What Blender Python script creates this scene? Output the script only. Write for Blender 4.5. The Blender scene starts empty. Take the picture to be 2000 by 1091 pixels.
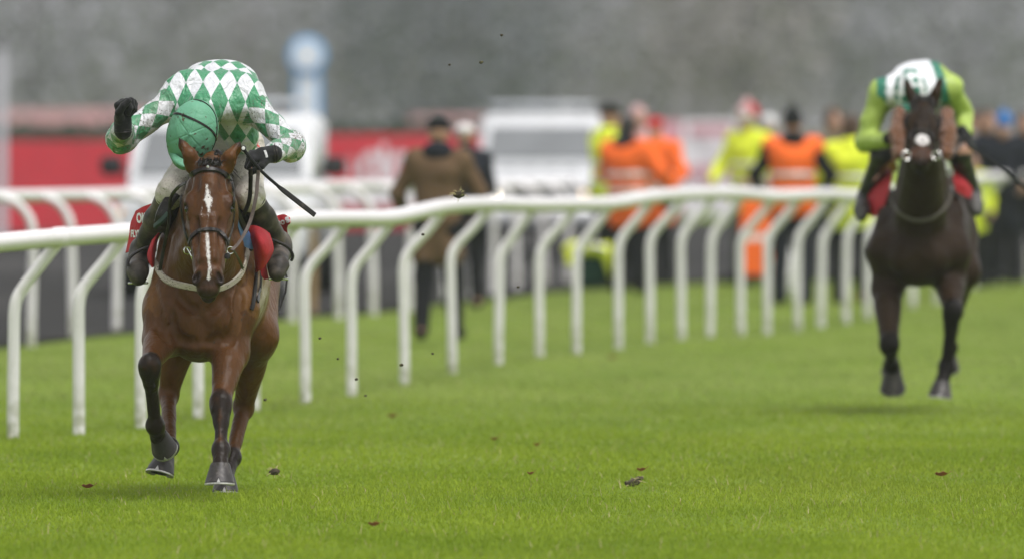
import bpy, bmesh, math, random
import numpy as np
from mathutils import Vector, Matrix

random.seed(7)
rng = np.random.default_rng(7)
S = bpy.context.scene
COL = S.collection

# ---------------------------------------------------------------- camera, sky, sun, exposure
FPX = 400.0 / 36.0 * 2000.0            # focal length in photo pixels
PITCH = math.atan((545.5 - 200.0) / FPX)
CAMH = 1.93
cam_d = bpy.data.cameras.new("camera")
cam = bpy.data.objects.new("camera", cam_d)
COL.objects.link(cam)
cam_d.lens = 400.0
cam_d.sensor_width = 36.0
cam_d.clip_start = 1.0
cam_d.clip_end = 4000.0
cam.location = (0, 0, CAMH)
cam.rotation_euler = (math.pi / 2 - PITCH, 0, 0)
cam_d.dof.use_dof = True
cam_d.dof.focus_distance = 54.9
cam_d.dof.aperture_fstop = 2.8
S.camera = cam

SUN_EL, SUN_AZ = math.radians(66), math.radians(140)     # azimuth from +Y clockwise: behind the camera, a little to the right
W = bpy.data.worlds.new("World")
S.world = W
W.use_nodes = True
wn = W.node_tree
wn.nodes.clear()
w_out = wn.nodes.new("ShaderNodeOutputWorld")
w_bg = wn.nodes.new("ShaderNodeBackground")
w_sky = wn.nodes.new("ShaderNodeTexSky")
w_sky.sky_type = 'NISHITA'
w_sky.sun_disc = False
w_sky.sun_elevation = SUN_EL
w_sky.sun_rotation = SUN_AZ
w_sky.air_density = 1.0
w_sky.dust_density = 1.5
w_sky.ozone_density = 1.0
w_hsv = wn.nodes.new("ShaderNodeHueSaturation")           # overcast: the blue washed out of the sky
w_hsv.inputs["Saturation"].default_value = 0.10
w_bg.inputs["Strength"].default_value = 0.105
wn.links.new(w_sky.outputs[0], w_hsv.inputs["Color"])
wn.links.new(w_hsv.outputs[0], w_bg.inputs["Color"])
wn.links.new(w_bg.outputs[0], w_out.inputs["Surface"])

sun_d = bpy.data.lights.new("sun", 'SUN')
sun_d.energy = 1.5
sun_d.angle = math.radians(28)
sun_d.color = (1.0, 0.955, 0.94)
sun = bpy.data.objects.new("sun", sun_d)
COL.objects.link(sun)
_sd = Vector((math.sin(SUN_AZ) * math.cos(SUN_EL), math.cos(SUN_AZ) * math.cos(SUN_EL), math.sin(SUN_EL)))
sun.rotation_euler = _sd.to_track_quat('Z', 'Y').to_euler()

S.render.engine = 'CYCLES'
S.view_settings.view_transform = 'Standard'
S.view_settings.look = 'None'
S.view_settings.exposure = 0.97
S.view_settings.gamma = 1.0
S.view_settings.use_curve_mapping = False
S.cycles.use_denoising = True
S.cycles.max_bounces = 6
S.cycles.diffuse_bounces = 3
S.cycles.glossy_bounces = 2
S.cycles.transmission_bounces = 3
S.cycles.volume_bounces = 1
S.cycles.transparent_max_bounces = 8
S.cycles.use_adaptive_sampling = True
S.cycles.adaptive_threshold = 0.015

# ---------------------------------------------------------------- helpers: placing
_cp, _sp = math.cos(PITCH), math.sin(PITCH)
def P(x, y, D):
    """the point at depth D (metres along +Y) seen at photo pixel (x, y)"""
    cx, cy = (x - 1000.0) / FPX, -(y - 545.5) / FPX
    dy, dz = _cp + cy * _sp, -_sp + cy * _cp
    t = D / dy
    return np.array((t * cx, D, CAMH + t * dz))
def to_px(p):
    q = np.asarray(p, float) - np.array((0, 0, CAMH))
    f = q[..., 1] * _cp - q[..., 2] * _sp
    u = q[..., 1] * _sp + q[..., 2] * _cp
    return 1000 + FPX * q[..., 0] / f, 545.5 - FPX * u / f
def ground_D(y):
    return FPX * CAMH / (y - 200.0)
def V(*a): return np.array(a, float)
def unit(v):
    v = np.asarray(v, float); return v / max(np.linalg.norm(v), 1e-9)

# ---------------------------------------------------------------- helpers: objects
def tag(o, label=None, cat=None, group=None, kind=None):
    if label: o["label"] = label
    if cat: o["category"] = cat
    if group: o["group"] = group
    if kind: o["kind"] = kind
    return o
def link(name, mesh, mat=None, parent=None):
    o = bpy.data.objects.new(name, mesh)
    COL.objects.link(o)
    if mat is not None:
        for m in (mat if isinstance(mat, (list, tuple)) else [mat]):
            mesh.materials.append(m)
    if parent is not None:
        o.parent = parent
        o.matrix_parent_inverse = parent_inv(parent)
    return o
def parent_inv(p):
    m = Matrix.LocRotScale(p.location, p.rotation_euler, p.scale)
    q = p
    while q.parent is not None:
        q = q.parent
        m = Matrix.LocRotScale(q.location, q.rotation_euler, q.scale) @ m
    return m.inverted() if any(abs(v) > 1e-9 for v in m.translation) or True else Matrix()
def empty(name, loc=(0, 0, 0), rz=0):
    o = bpy.data.objects.new(name, None)
    COL.objects.link(o)
    o.location = loc; o.rotation_euler = (0, 0, rz)
    o.empty_display_size = 0.1
    return o
def mesh_np(name, verts, faces, smooth=True, uv=None, attrs=None):
    """verts (n,3); faces (m,4) or (m,3) int array"""
    me = bpy.data.meshes.new(name)
    verts = np.ascontiguousarray(verts, np.float32); faces = np.ascontiguousarray(faces, np.int32)
    n, m, k = len(verts), len(faces), faces.shape[1]
    me.vertices.add(n); me.vertices.foreach_set("co", verts.ravel())
    me.loops.add(m * k); me.loops.foreach_set("vertex_index", faces.ravel())
    me.polygons.add(m)
    me.polygons.foreach_set("loop_start", np.arange(0, m * k, k, dtype=np.int32))
    me.polygons.foreach_set("loop_total", np.full(m, k, np.int32))
    if smooth:
        me.polygons.foreach_set("use_smooth", np.ones(m, bool))
    me.update(calc_edges=True)
    if uv is not None:
        l = me.uv_layers.new(name="UVMap")
        l.data.foreach_set("uv", np.ascontiguousarray(uv, np.float32).ravel())
    for key, val in (attrs or {}).items():
        val = np.ascontiguousarray(val, np.float32)
        if val.ndim == 1:
            a = me.attributes.new(key, 'FLOAT', 'POINT'); a.data.foreach_set("value", val)
        elif val.shape[1] == 3:
            a = me.attributes.new(key, 'FLOAT_VECTOR', 'POINT'); a.data.foreach_set("vector", val.ravel())
        else:
            a = me.attributes.new(key, 'FLOAT_COLOR', 'POINT'); a.data.foreach_set("color", val.ravel())
    me.validate()
    return me

class MB:
    """collects simple solids into one mesh"""
    def __init__(self): self.v, self.f = [], []
    def add(self, vs, fs):
        o = len(self.v); self.v += [tuple(map(float, p)) for p in vs]; self.f += [tuple(i + o for i in f) for f in fs]
        return self
    def box(self, c, s, rz=0, bev=0.0, R=None):
        c = np.array(c, float); hx, hy, hz = np.array(s, float) / 2
        if R is None:
            R = np.array([[math.cos(rz), -math.sin(rz), 0], [math.sin(rz), math.cos(rz), 0], [0, 0, 1]])
        if bev <= 0:
            q = [(x, y, z) for z in (-hz, hz) for x, y in ((-hx, -hy), (hx, -hy), (hx, hy), (-hx, hy))]
            return self.add([c + R @ np.array(p) for p in q], [(3, 2, 1, 0), (4, 5, 6, 7), (0, 1, 5, 4), (1, 2, 6, 5), (2, 3, 7, 6), (3, 0, 4, 7)])
        b = min(bev, hx * .9, hy * .9, hz * .9)
        rings = []
        for z, i in ((-hz, b), (-hz + b, 0), (hz - b, 0), (hz, b)):
            x, y = hx - i, hy - i
            cb = b if i == 0 else b * .6
            rings.append([c + R @ np.array(p) for p in ((-x + cb, -y, z), (x - cb, -y, z), (x, -y + cb, z), (x, y - cb, z), (x - cb, y, z), (-x + cb, y, z), (-x, y - cb, z), (-x, -y + cb, z))])
        return self.loft(rings, cap=True)
    def loft(self, rings, cap=True, closed=True):
        n = len(rings[0]); vs = [p for r in rings for p in r]; fs = []
        for i in range(len(rings) - 1):
            for j in range(n if closed else n - 1):
                k = (j + 1) % n
                fs.append((i * n + j, i * n + k, (i + 1) * n + k, (i + 1) * n + j))
        if cap:
            fs.append(tuple(range(n - 1, -1, -1))); fs.append(tuple((len(rings) - 1) * n + j for j in range(n)))
        return self.add(vs, fs)
    def tube(self, pts, r, n=10, cap=True):
        pts = [np.array(p, float) for p in pts]
        rs = r if isinstance(r, (list, tuple, np.ndarray)) else [r] * len(pts)
        rings = []; up = None
        for i, p in enumerate(pts):
            t = unit(pts[min(i + 1, len(pts) - 1)] - pts[max(i - 1, 0)])
            if up is None:
                up = np.array((0, 0, 1.0)) if abs(t[2]) < .9 else np.array((1.0, 0, 0))
            s = unit(np.cross(t, up)); up = np.cross(s, t)
            rings.append([p + rs[i] * (math.cos(a) * s + math.sin(a) * up) for a in np.linspace(0, 2 * math.pi, n, endpoint=False)])
        return self.loft(rings, cap)
    def strap(self, pts, w, t, nrm):
        """flat strap through pts, width w, thickness t, nrm: list of outward normals"""
        pts = [np.array(p, float) for p in pts]; rings = []
        ws = w if isinstance(w, (list, tuple, np.ndarray)) else [w] * len(pts)
        for i, p in enumerate(pts):
            d = unit(pts[min(i + 1, len(pts) - 1)] - pts[max(i - 1, 0)])
            n = np.array(nrm[i] if isinstance(nrm[0], (list, tuple, np.ndarray)) else nrm, float)
            s = unit(np.cross(d, n)); n = unit(np.cross(s, d)); h = ws[i] / 2
            rings.append([p - s * h, p - s * h * .7 + n * t, p + s * h * .7 + n * t, p + s * h, p + s * h * .7 - n * t * .3, p - s * h * .7 - n * t * .3])
        return self.loft(rings, True)
    def grid(self, G, thick=0.0):
        """G: (r,c,3) points; a sheet with thickness along its own normals"""
        G = np.asarray(G, float); r, c = G.shape[:2]
        if thick:
            du = np.gradient(G, axis=1); dv = np.gradient(G, axis=0)
            N = np.cross(du, dv); N /= np.maximum(np.linalg.norm(N, axis=2, keepdims=True), 1e-9)
            A, B = G + N * thick / 2, G - N * thick / 2
        else: A = G
        idx = lambda i, j: i * c + j
        fs = [(idx(i, j), idx(i, j + 1), idx(i + 1, j + 1), idx(i + 1, j)) for i in range(r - 1) for j in range(c - 1)]
        vs = list(A.reshape(-1, 3))
        if thick:
            o = r * c; vs += list(B.reshape(-1, 3)); fs += [tuple(o + q for q in reversed(f)) for f in list(fs)]
            bd = [idx(0, j) for j in range(c)] + [idx(i, c - 1) for i in range(1, r)] + [idx(r - 1, j) for j in range(c - 2, -1, -1)] + [idx(i, 0) for i in range(r - 2, 0, -1)]
            for a, b in zip(bd, bd[1:] + bd[:1]): fs.append((b, a, o + a, o + b))
        return self.add(vs, fs)
    def lathe(self, prof, c, n=24, R=None):
        """prof: list of (r, h) about local z through c"""
        R = np.eye(3) if R is None else R; c = np.array(c, float)
        rings = [[c + R @ np.array((r * math.cos(a), r * math.sin(a), h)) for a in np.linspace(0, 2 * math.pi, n, endpoint=False)] for r, h in prof]
        return self.loft(rings, True)
    def mesh(self, name, smooth=False):
        me = bpy.data.meshes.new(name); me.from_pydata(self.v, [], self.f); me.update()
        bm = bmesh.new(); bm.from_mesh(me); bmesh.ops.recalc_face_normals(bm, faces=bm.faces); bm.to_mesh(me); bm.free()
        if smooth:
            me.polygons.foreach_set("use_smooth", np.ones(len(me.polygons), bool))
            me.set_sharp_from_angle(angle=math.radians(45))
        return me
    def build(self, name, mat, parent=None, smooth=False):
        return link(name, self.mesh(name, smooth), mat, parent)

def catmull(pts, n=8):
    pts = [np.array(p, float) for p in pts]
    q = [2 * pts[0] - pts[1]] + pts + [2 * pts[-1] - pts[-2]]; out = []
    for i in range(1, len(q) - 2):
        for t in np.linspace(0, 1, n, endpoint=False):
            a, b, c, d = q[i - 1:i + 3]
            out.append(.5 * (2 * b + (c - a) * t + (2 * a - 5 * b + 4 * c - d) * t * t + (3 * b - a - 3 * c + d) * t ** 3))
    out.append(pts[-1]); return out
def patch(ctrl, n=6):
    """smooth grid through a matrix of control points"""
    rows = [catmull(r, n) for r in ctrl]
    return np.array([catmull([r[j] for r in rows], n) for j in range(len(rows[0]))]).transpose(1, 0, 2)

# ---------------------------------------------------------------- helpers: solid modelling with distance fields
class Cone:
    def __init__(s, a, b, ra, rb, k=.03, grp=0, n=None, sq=1.0, op=1):
        s.a, s.b, s.ra, s.rb, s.k, s.grp, s.op = np.array(a, float), np.array(b, float), ra, rb, k, grp, op
        s.n = None if n is None else unit(n); s.sq = sq
    def box(s):
        m = max(s.ra, s.rb) * max(1, s.sq) + s.k + .03
        return np.minimum(s.a, s.b) - m, np.maximum(s.a, s.b) + m
    def d(s, x, y, z):
        x, y, z = x - s.a[0], y - s.a[1], z - s.a[2]
        ba = s.b - s.a
        if s.n is not None:
            f = 1 / s.sq - 1
            q = (x * s.n[0] + y * s.n[1] + z * s.n[2]) * f
            x, y, z = x + q * s.n[0], y + q * s.n[1], z + q * s.n[2]
            ba = ba + (ba @ s.n) * f * s.n
        L2 = max(ba @ ba, 1e-12)
        t = np.clip((x * ba[0] + y * ba[1] + z * ba[2]) / L2, 0, 1)
        dx, dy, dz = x - t * ba[0], y - t * ba[1], z - t * ba[2]
        return (np.sqrt(dx * dx + dy * dy + dz * dz) - (s.ra + (s.rb - s.ra) * t)) * min(1.0, s.sq)
class Ell:
    def __init__(s, c, r, R=None, k=.03, grp=0, op=1):
        s.c, s.r, s.R, s.k, s.grp, s.op = np.array(c, float), np.array(r, float), np.eye(3) if R is None else np.array(R, float), k, grp, op
    def box(s):
        e = np.sqrt(((s.R * s.r[:, None]) ** 2).sum(0)) + s.k + .03
        return s.c - e, s.c + e
    def d(s, x, y, z):
        x, y, z = x - s.c[0], y - s.c[1], z - s.c[2]
        k0 = 0; k1 = 0
        for i in range(3):
            q = (x * s.R[i, 0] + y * s.R[i, 1] + z * s.R[i, 2]) / s.r[i]
            k0 = k0 + q * q; k1 = k1 + (q / s.r[i]) ** 2
        k0 = np.sqrt(k0); k1 = np.sqrt(k1) + 1e-9
        return np.where(k0 < 1e-4, -s.r.min(), k0 * (k0 - 1) / k1)
def _smin(a, b, k):
    h = np.maximum(k - np.abs(a - b), 0) / k
    return np.minimum(a, b) - h * h * k * .25
def _apply(F, d, p):
    k = max(p.k, 1e-4)
    return _smin(F, d, k) if p.op > 0 else -_smin(-F, d, k)
def inflate(prims, r):
    import copy
    out = []
    for p in prims:
        q = copy.copy(p)
        if isinstance(p, Cone): q.ra, q.rb = p.ra + r, p.rb + r
        else: q.r = p.r + r
        out.append(q)
    return out
def field(prims, pts):
    F = np.full(len(pts), .5); x, y, z = pts[:, 0], pts[:, 1], pts[:, 2]
    for p in prims: F = _apply(F, p.d(x, y, z), p)
    return F
def gradient(prims, pts, e=.004):
    g = np.stack([field(prims, pts + e * np.eye(3)[i]) - field(prims, pts - e * np.eye(3)[i]) for i in range(3)], 1)
    return g / np.maximum(np.linalg.norm(g, axis=1, keepdims=True), 1e-9)
def raycast(prims, px, py, D0, off=0.0, length=3.5):
    """first surface point met along the view line through photo pixels px, py, from depth D0 on"""
    a = np.array([P(x, y, D0) for x, y in zip(px, py)]); b = np.array([P(x, y, D0 + 1) for x, y in zip(px, py)])
    d = b - a; d /= np.linalg.norm(d, axis=1, keepdims=True); t = np.zeros(len(a))
    for _ in range(90):
        f = field(prims, a + d * t[:, None]) - off
        t = np.minimum(t + np.maximum(f * .7, -.01), length)
    p = a + d * t[:, None]
    return p, gradient(prims, p)
def snap(prims, pts, off=0.0, n=12):
    pts = np.array(pts, float)
    for _ in range(n):
        pts = pts - gradient(prims, pts) * ((field(prims, pts) - off) * .8)[:, None]
    return pts, gradient(prims, pts)
def surface(prims, h, pad=.03, noise=None):
    """surface nets over the field of prims at voxel size h -> verts, quads"""
    lo = np.min([p.box()[0] for p in prims if p.op > 0], 0) - pad
    hi = np.max([p.box()[1] for p in prims if p.op > 0], 0) + pad
    n = np.ceil((hi - lo) / h).astype(int) + 1
    F = np.full(n, .5, np.float32)
    ax = [np.arange(n[i]) * h + lo[i] for i in range(3)]
    for p in prims:
        b0, b1 = p.box()
        i0 = np.maximum(np.floor((b0 - lo) / h).astype(int), 0); i1 = np.minimum(np.ceil((b1 - lo) / h).astype(int) + 1, n)
        if (i1 <= i0).any(): continue
        sl = tuple(slice(i0[i], i1[i]) for i in range(3))
        X = (ax[0][sl[0]] - 0).reshape(-1, 1, 1); Y = ax[1][sl[1]].reshape(1, -1, 1); Z = ax[2][sl[2]].reshape(1, 1, -1)
        F[sl] = _apply(F[sl], p.d(X, Y, Z).astype(np.float32), p)
    I = F < 0
    c = np.zeros(n - 1, np.int8)
    offs = [(i, j, k) for i in (0, 1) for j in (0, 1) for k in (0, 1)]
    for i, j, k in offs: c += I[i:n[0] - 1 + i, j:n[1] - 1 + j, k:n[2] - 1 + k]
    mask = (c > 0) & (c < 8)
    C = np.argwhere(mask); idx = np.full(n - 1, -1, np.int32); idx[mask] = np.arange(len(C))
    acc = np.zeros((len(C), 3)); cnt = np.zeros(len(C))
    val = {o: F[C[:, 0] + o[0], C[:, 1] + o[1], C[:, 2] + o[2]].astype(float) for o in offs}
    for a in offs:
        for axn in range(3):
            if a[axn]: continue
            b = tuple(1 if q == axn else a[q] for q in range(3))
            fa, fb = val[a], val[b]; cr = (fa < 0) != (fb < 0)
            t = np.where(cr, fa / np.where(cr, fa - fb, 1), 0)
            q = np.tile(np.array(a, float), (len(C), 1)); q[:, axn] += t
            acc += q * cr[:, None]; cnt += cr
    verts = (C + acc / cnt[:, None]) * h + lo
    quads = []
    for axn in range(3):
        u, v = [q for q in range(3) if q != axn]
        A = [slice(None)] * 3; B = [slice(None)] * 3
        A[axn] = slice(0, n[axn] - 1); B[axn] = slice(1, n[axn])
        for q in (u, v): A[q] = B[q] = slice(1, n[q] - 1)
        ia, ib = I[tuple(A)], I[tuple(B)]
        E = np.argwhere(ia != ib)
        sgn = ia[E[:, 0], E[:, 1], E[:, 2]]
        e = E.copy(); e[:, u] += 1; e[:, v] += 1
        def cell(du, dv):
            q = e.copy(); q[:, u] += du; q[:, v] += dv
            return idx[q[:, 0], q[:, 1], q[:, 2]]
        Q = np.stack([cell(-1, -1), cell(0, -1), cell(0, 0), cell(-1, 0)], 1)
        flip = sgn if axn != 1 else ~sgn
        Q[~flip] = Q[~flip][:, ::-1]
        quads.append(Q)
    return verts, np.concatenate(quads)
def nearest_group(prims, pts, groups):
    ds = []
    for g in groups:
        d = np.full(len(pts), 9.0)
        for p in prims:
            if p.op > 0 and p.grp == g: d = np.minimum(d, p.d(pts[:, 0], pts[:, 1], pts[:, 2]))
        ds.append(d)
    return np.argmin(np.array(ds), 0)
def vnoise(p, scale, seed=0):
    """cheap smooth value noise on points (n,3) -> 0..1"""
    q = np.asarray(p, float) * scale; i = np.floor(q).astype(np.int64); f = q - i; f = f * f * (3 - 2 * f); out = 0
    for dx in (0, 1):
        for dy in (0, 1):
            for dz in (0, 1):
                hsh = ((i[:, 0] + dx) * 73856093) ^ ((i[:, 1] + dy) * 19349663) ^ ((i[:, 2] + dz) * 83492791) ^ (seed * 2654435)
                hsh = (hsh ^ (hsh >> 13)) * 1274126177 & 0x7fffffff
                w = (f[:, 0] if dx else 1 - f[:, 0]) * (f[:, 1] if dy else 1 - f[:, 1]) * (f[:, 2] if dz else 1 - f[:, 2])
                out = out + w * ((hsh ^ (hsh >> 16)) % 1024 / 1023.0)
    return out
def displace(verts, quads, amount, scale, seed=0):
    """push verts along normals by layered noise"""
    nrm = np.zeros_like(verts); a, b, c = verts[quads[:, 0]], verts[quads[:, 1]], verts[quads[:, 2]]
    fn = np.cross(b - a, c - a)
    for i in range(4): np.add.at(nrm, quads[:, i], fn)
    nrm /= np.maximum(np.linalg.norm(nrm, axis=1, keepdims=True), 1e-12)
    return verts + nrm * (amount * (vnoise(verts, scale, seed) - .5))[:, None]

# ---------------------------------------------------------------- helpers: materials
def srgb(r, g, b):
    f = lambda c: (c / 255 / 12.92) if c / 255 <= .04045 else ((c / 255 + .055) / 1.055) ** 2.4
    return (f(r), f(g), f(b))
class M:
    """a small node-building wrapper"""
    def __init__(s, name, color=(.5, .5, .5), rough=.6, metal=0.0, spec=.5):
        s.m = bpy.data.materials.new(name); s.m.use_nodes = True; s.t = s.m.node_tree
        s.b = s.t.nodes["Principled BSDF"]
        s.b.inputs["Base Color"].default_value = (*color, 1); s.b.inputs["Roughness"].default_value = rough
        s.b.inputs["Metallic"].default_value = metal; s.b.inputs["Specular IOR Level"].default_value = spec
        s.col = None; s.c0 = color
    def n(s, typ, **kw):
        q = s.t.nodes.new("ShaderNode" + typ)
        for k, v in kw.items(): setattr(q, k, v)
        return q
    def l(s, a, b): s.t.links.new(a, b)
    def coord(s, kind="Object"):
        return s.n("TexCoord").outputs[kind]
    def noise(s, scale, detail=3, vec=None, dist=0.0, stretch=None):
        q = s.n("TexNoise"); q.inputs["Scale"].default_value = scale; q.inputs["Detail"].default_value = detail; q.inputs["Distortion"].default_value = dist
        v = vec or s.coord()
        if stretch:
            mp = s.n("Mapping"); mp.inputs["Scale"].default_value = stretch; s.l(v, mp.inputs[0]); v = mp.outputs[0]
        s.l(v, q.inputs["Vector"]); return q.outputs["Fac"]
    def ramp(s, fac, lo, hi):
        q = s.n("MapRange"); q.inputs["From Min"].default_value = lo; q.inputs["From Max"].default_value = hi; s.l(fac, q.inputs["Value"]); return q.outputs["Result"]
    def attr(s, name):
        return s.n("Attribute", attribute_name=name)
    def color(s):
        if s.col is None:
            q = s.n("RGB"); q.outputs[0].default_value = (*s.c0, 1); s.col = q.outputs[0]
        return s.col
    def mix(s, fac, c, blend='MIX'):
        q = s.n("Mix", data_type='RGBA', blend_type=blend)
        s.l(s.color(), q.inputs["A"])
        if isinstance(c, tuple): q.inputs["B"].default_value = (*c, 1)
        else: s.l(c, q.inputs["B"])
        if isinstance(fac, (int, float)): q.inputs["Factor"].default_value = fac
        else: s.l(fac, q.inputs["Factor"])
        s.col = q.outputs["Result"]; s.l(s.col, s.b.inputs["Base Color"]); return s
    def use(s, socket):
        s.col = socket; s.l(socket, s.b.inputs["Base Color"]); return s
    def math(s, op, a, b):
        q = s.n("Math", operation=op)
        for i, v in enumerate((a, b)):
            if isinstance(v, (int, float)): q.inputs[i].default_value = v
            else: s.l(v, q.inputs[i])
        return q.outputs[0]
    def bump(s, fac, strength=.3, dist=.01):
        q = s.n("Bump"); q.inputs["Strength"].default_value = strength; q.inputs["Distance"].default_value = dist; s.l(fac, q.inputs["Height"])
        old = s.b.inputs["Normal"].links
        if old: s.l(old[0].from_socket, q.inputs["Normal"])
        s.l(q.outputs[0], s.b.inputs["Normal"]); return s
    def vary(s, scale, dark=.8, detail=4, stretch=None):
        f = s.ramp(s.noise(scale, detail, stretch=stretch), .3, .7)
        q = s.n("MapRange"); q.inputs["To Min"].default_value = dark; q.inputs["To Max"].default_value = 1.0; s.l(f, q.inputs["Value"])
        c = s.n("CombineColor"); [s.l(q.outputs[0], c.inputs[i]) for i in range(3)]
        return s.mix(1.0, c.outputs[0], 'MULTIPLY')
    def mud(s, amount=.62, scale=60, col=(.06, .045, .03), soft=.05, big=5):
        a = s.noise(scale, 2); g = s.noise(big, 2)
        t = s.math('ADD', a, s.math('MULTIPLY', s.math('SUBTRACT', g, .5), .35))
        return s.mix(s.ramp(t, amount, amount + soft), col)
def simple(name, color, rough=.6, metal=0.0, spec=.5, vary=None, bump=None):
    m = M(name, color, rough, metal, spec)
    if vary: m.vary(*vary)
    if bump: m.bump(m.noise(bump[0], 3), bump[1], bump[2])
    return m.m

# ================================================================ the setting
MAT = {}
# ---------------------------------------------------------------- ground: turf to the horizon, the service road beside the course
turf = M("turf", (.160, .235, .022), .95, 0, .15)
tcx = turf.coord("Object")
n1 = turf.ramp(turf.noise(.55, 4, stretch=(1, .35, 1)), .35, .65); turf.mix(n1, (.115, .182, .015))
n2 = turf.ramp(turf.noise(.18, 3, stretch=(1, .25, 1)), .50, .72); turf.mix(turf.math('MULTIPLY', n2, .4), (.185, .205, .048))
n3 = turf.ramp(turf.noise(2.2, 3, stretch=(1, .5, 1)), .55, .75); turf.mix(turf.math('MULTIPLY', n3, .5), (.085, .122, .012))
n4 = turf.ramp(turf.noise(40, 2), .35, .7); turf.mix(turf.math('MULTIPLY', n4, .35), (.10, .138, .012))
turf.bump(turf.noise(30, 3), .5, .03)
MAT["turf"] = turf.m
def ground_z(x, y):
    """gentle swells of the course"""
    return .007 * np.sin(x * .9 + y * .21) * np.sin(y * .33 + 1.0) + .005 * np.sin(y * .83 + x * .4)
gx = np.unique(np.concatenate([np.linspace(-140, -14, 12), np.linspace(-14, 14, 57), np.linspace(14, 140, 12)])); gy = np.unique(np.concatenate([np.linspace(-4, 40, 10), np.linspace(40, 135, 191), np.linspace(135, 880, 40)]))
GX, GY = np.meshgrid(gx, gy); GZ = ground_z(GX, GY) * ((GY > 42) & (GY < 118) & (np.abs(GX) < 13))
ii = np.arange(len(gy) - 1)[:, None] * len(gx) + np.arange(len(gx) - 1)[None]
ground = link("ground", mesh_np("ground", np.stack([GX, GY, GZ], -1).reshape(-1, 3), np.stack([ii, ii + 1, ii + 1 + len(gx), ii + len(gx)], -1).reshape(-1, 4)), MAT["turf"])
tag(ground, kind="structure")
tar = M("worn_tarmac", (.033, .0315, .0305), .95, 0, .1); tar.vary(.5, .7, 4); tar.vary(25, .8, 3); tar.mix(tar.ramp(tar.noise(.25, 4, stretch=(1, .3, 1)), .5, .7), (.060, .057, .055)); tar.bump(tar.noise(120, 2), .4, .006)
edge = [(-60, 62), (-9.2, 60), (-4.15, 88.5), (-3.15, 95), (-1.80, 101.6), (-.36, 110), (.35, 115.2), (1.5, 120.5), (3.2, 123.5), (8, 123.2), (40, 122.5), (40, 182), (-60, 182)]
def edged(pts, n=5):
    out = []
    for (a, b), (c, d) in zip(pts, pts[1:] + pts[:1]):
        for t in np.linspace(0, 1, n, endpoint=False): out.append((a + (c - a) * t + rng.normal(0, .03), b + (d - b) * t))
    return out
bm = bmesh.new(); vs = [bm.verts.new((x, y, .034)) for x, y in edged(edge, 8)]; vb = [bm.verts.new((v.co.x, v.co.y, -.03)) for v in vs]; bm.faces.new(vs)
for i in range(len(vs)): bm.faces.new((vs[i - 1], vb[i - 1], vb[i], vs[i]))
bmesh.ops.triangulate(bm, faces=bm.faces[:1]); bmesh.ops.recalc_face_normals(bm, faces=bm.faces); me = bpy.data.meshes.new("road"); bm.to_mesh(me); bm.free()
road = link("road", me, tar.m); tag(road, kind="structure")
# far rise behind the woodland
hl = M("far_woodland_slope", (.25, .238, .262), .95); hl.mix(hl.ramp(hl.noise(.035, 4, stretch=(1, .2, 1)), .4, .65), (.21, .202, .222)); hl.mix(hl.ramp(hl.noise(.06, 3, stretch=(1, .2, 1)), .55, .75), (.24, .225, .215))  # slope colours paled, so part of the mist is in the paint
hx = np.linspace(-138, 138, 70); hy = np.linspace(640, 870, 24); HX, HY = np.meshgrid(hx, hy)
HZ = -.5 + 27 * np.clip((HY - 640) / 170, 0, 1) ** .8 + 2.5 * np.sin(HX * .09) * np.clip((HY - 640) / 60, 0, 1) + 1.6 * (vnoise(np.stack([HX, HY, 0 * HX], -1).reshape(-1, 3), .12).reshape(HX.shape) - .5) * np.clip((HY - 640) / 40, 0, 1)
ii = np.arange(23)[:, None] * 70 + np.arange(69)[None]
hill = link("hill", mesh_np("hill", np.stack([HX, HY, HZ], -1).reshape(-1, 3), np.stack([ii, ii + 1, ii + 71, ii + 70], -1).reshape(-1, 4)), hl.m); tag(hill, kind="structure")

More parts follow.
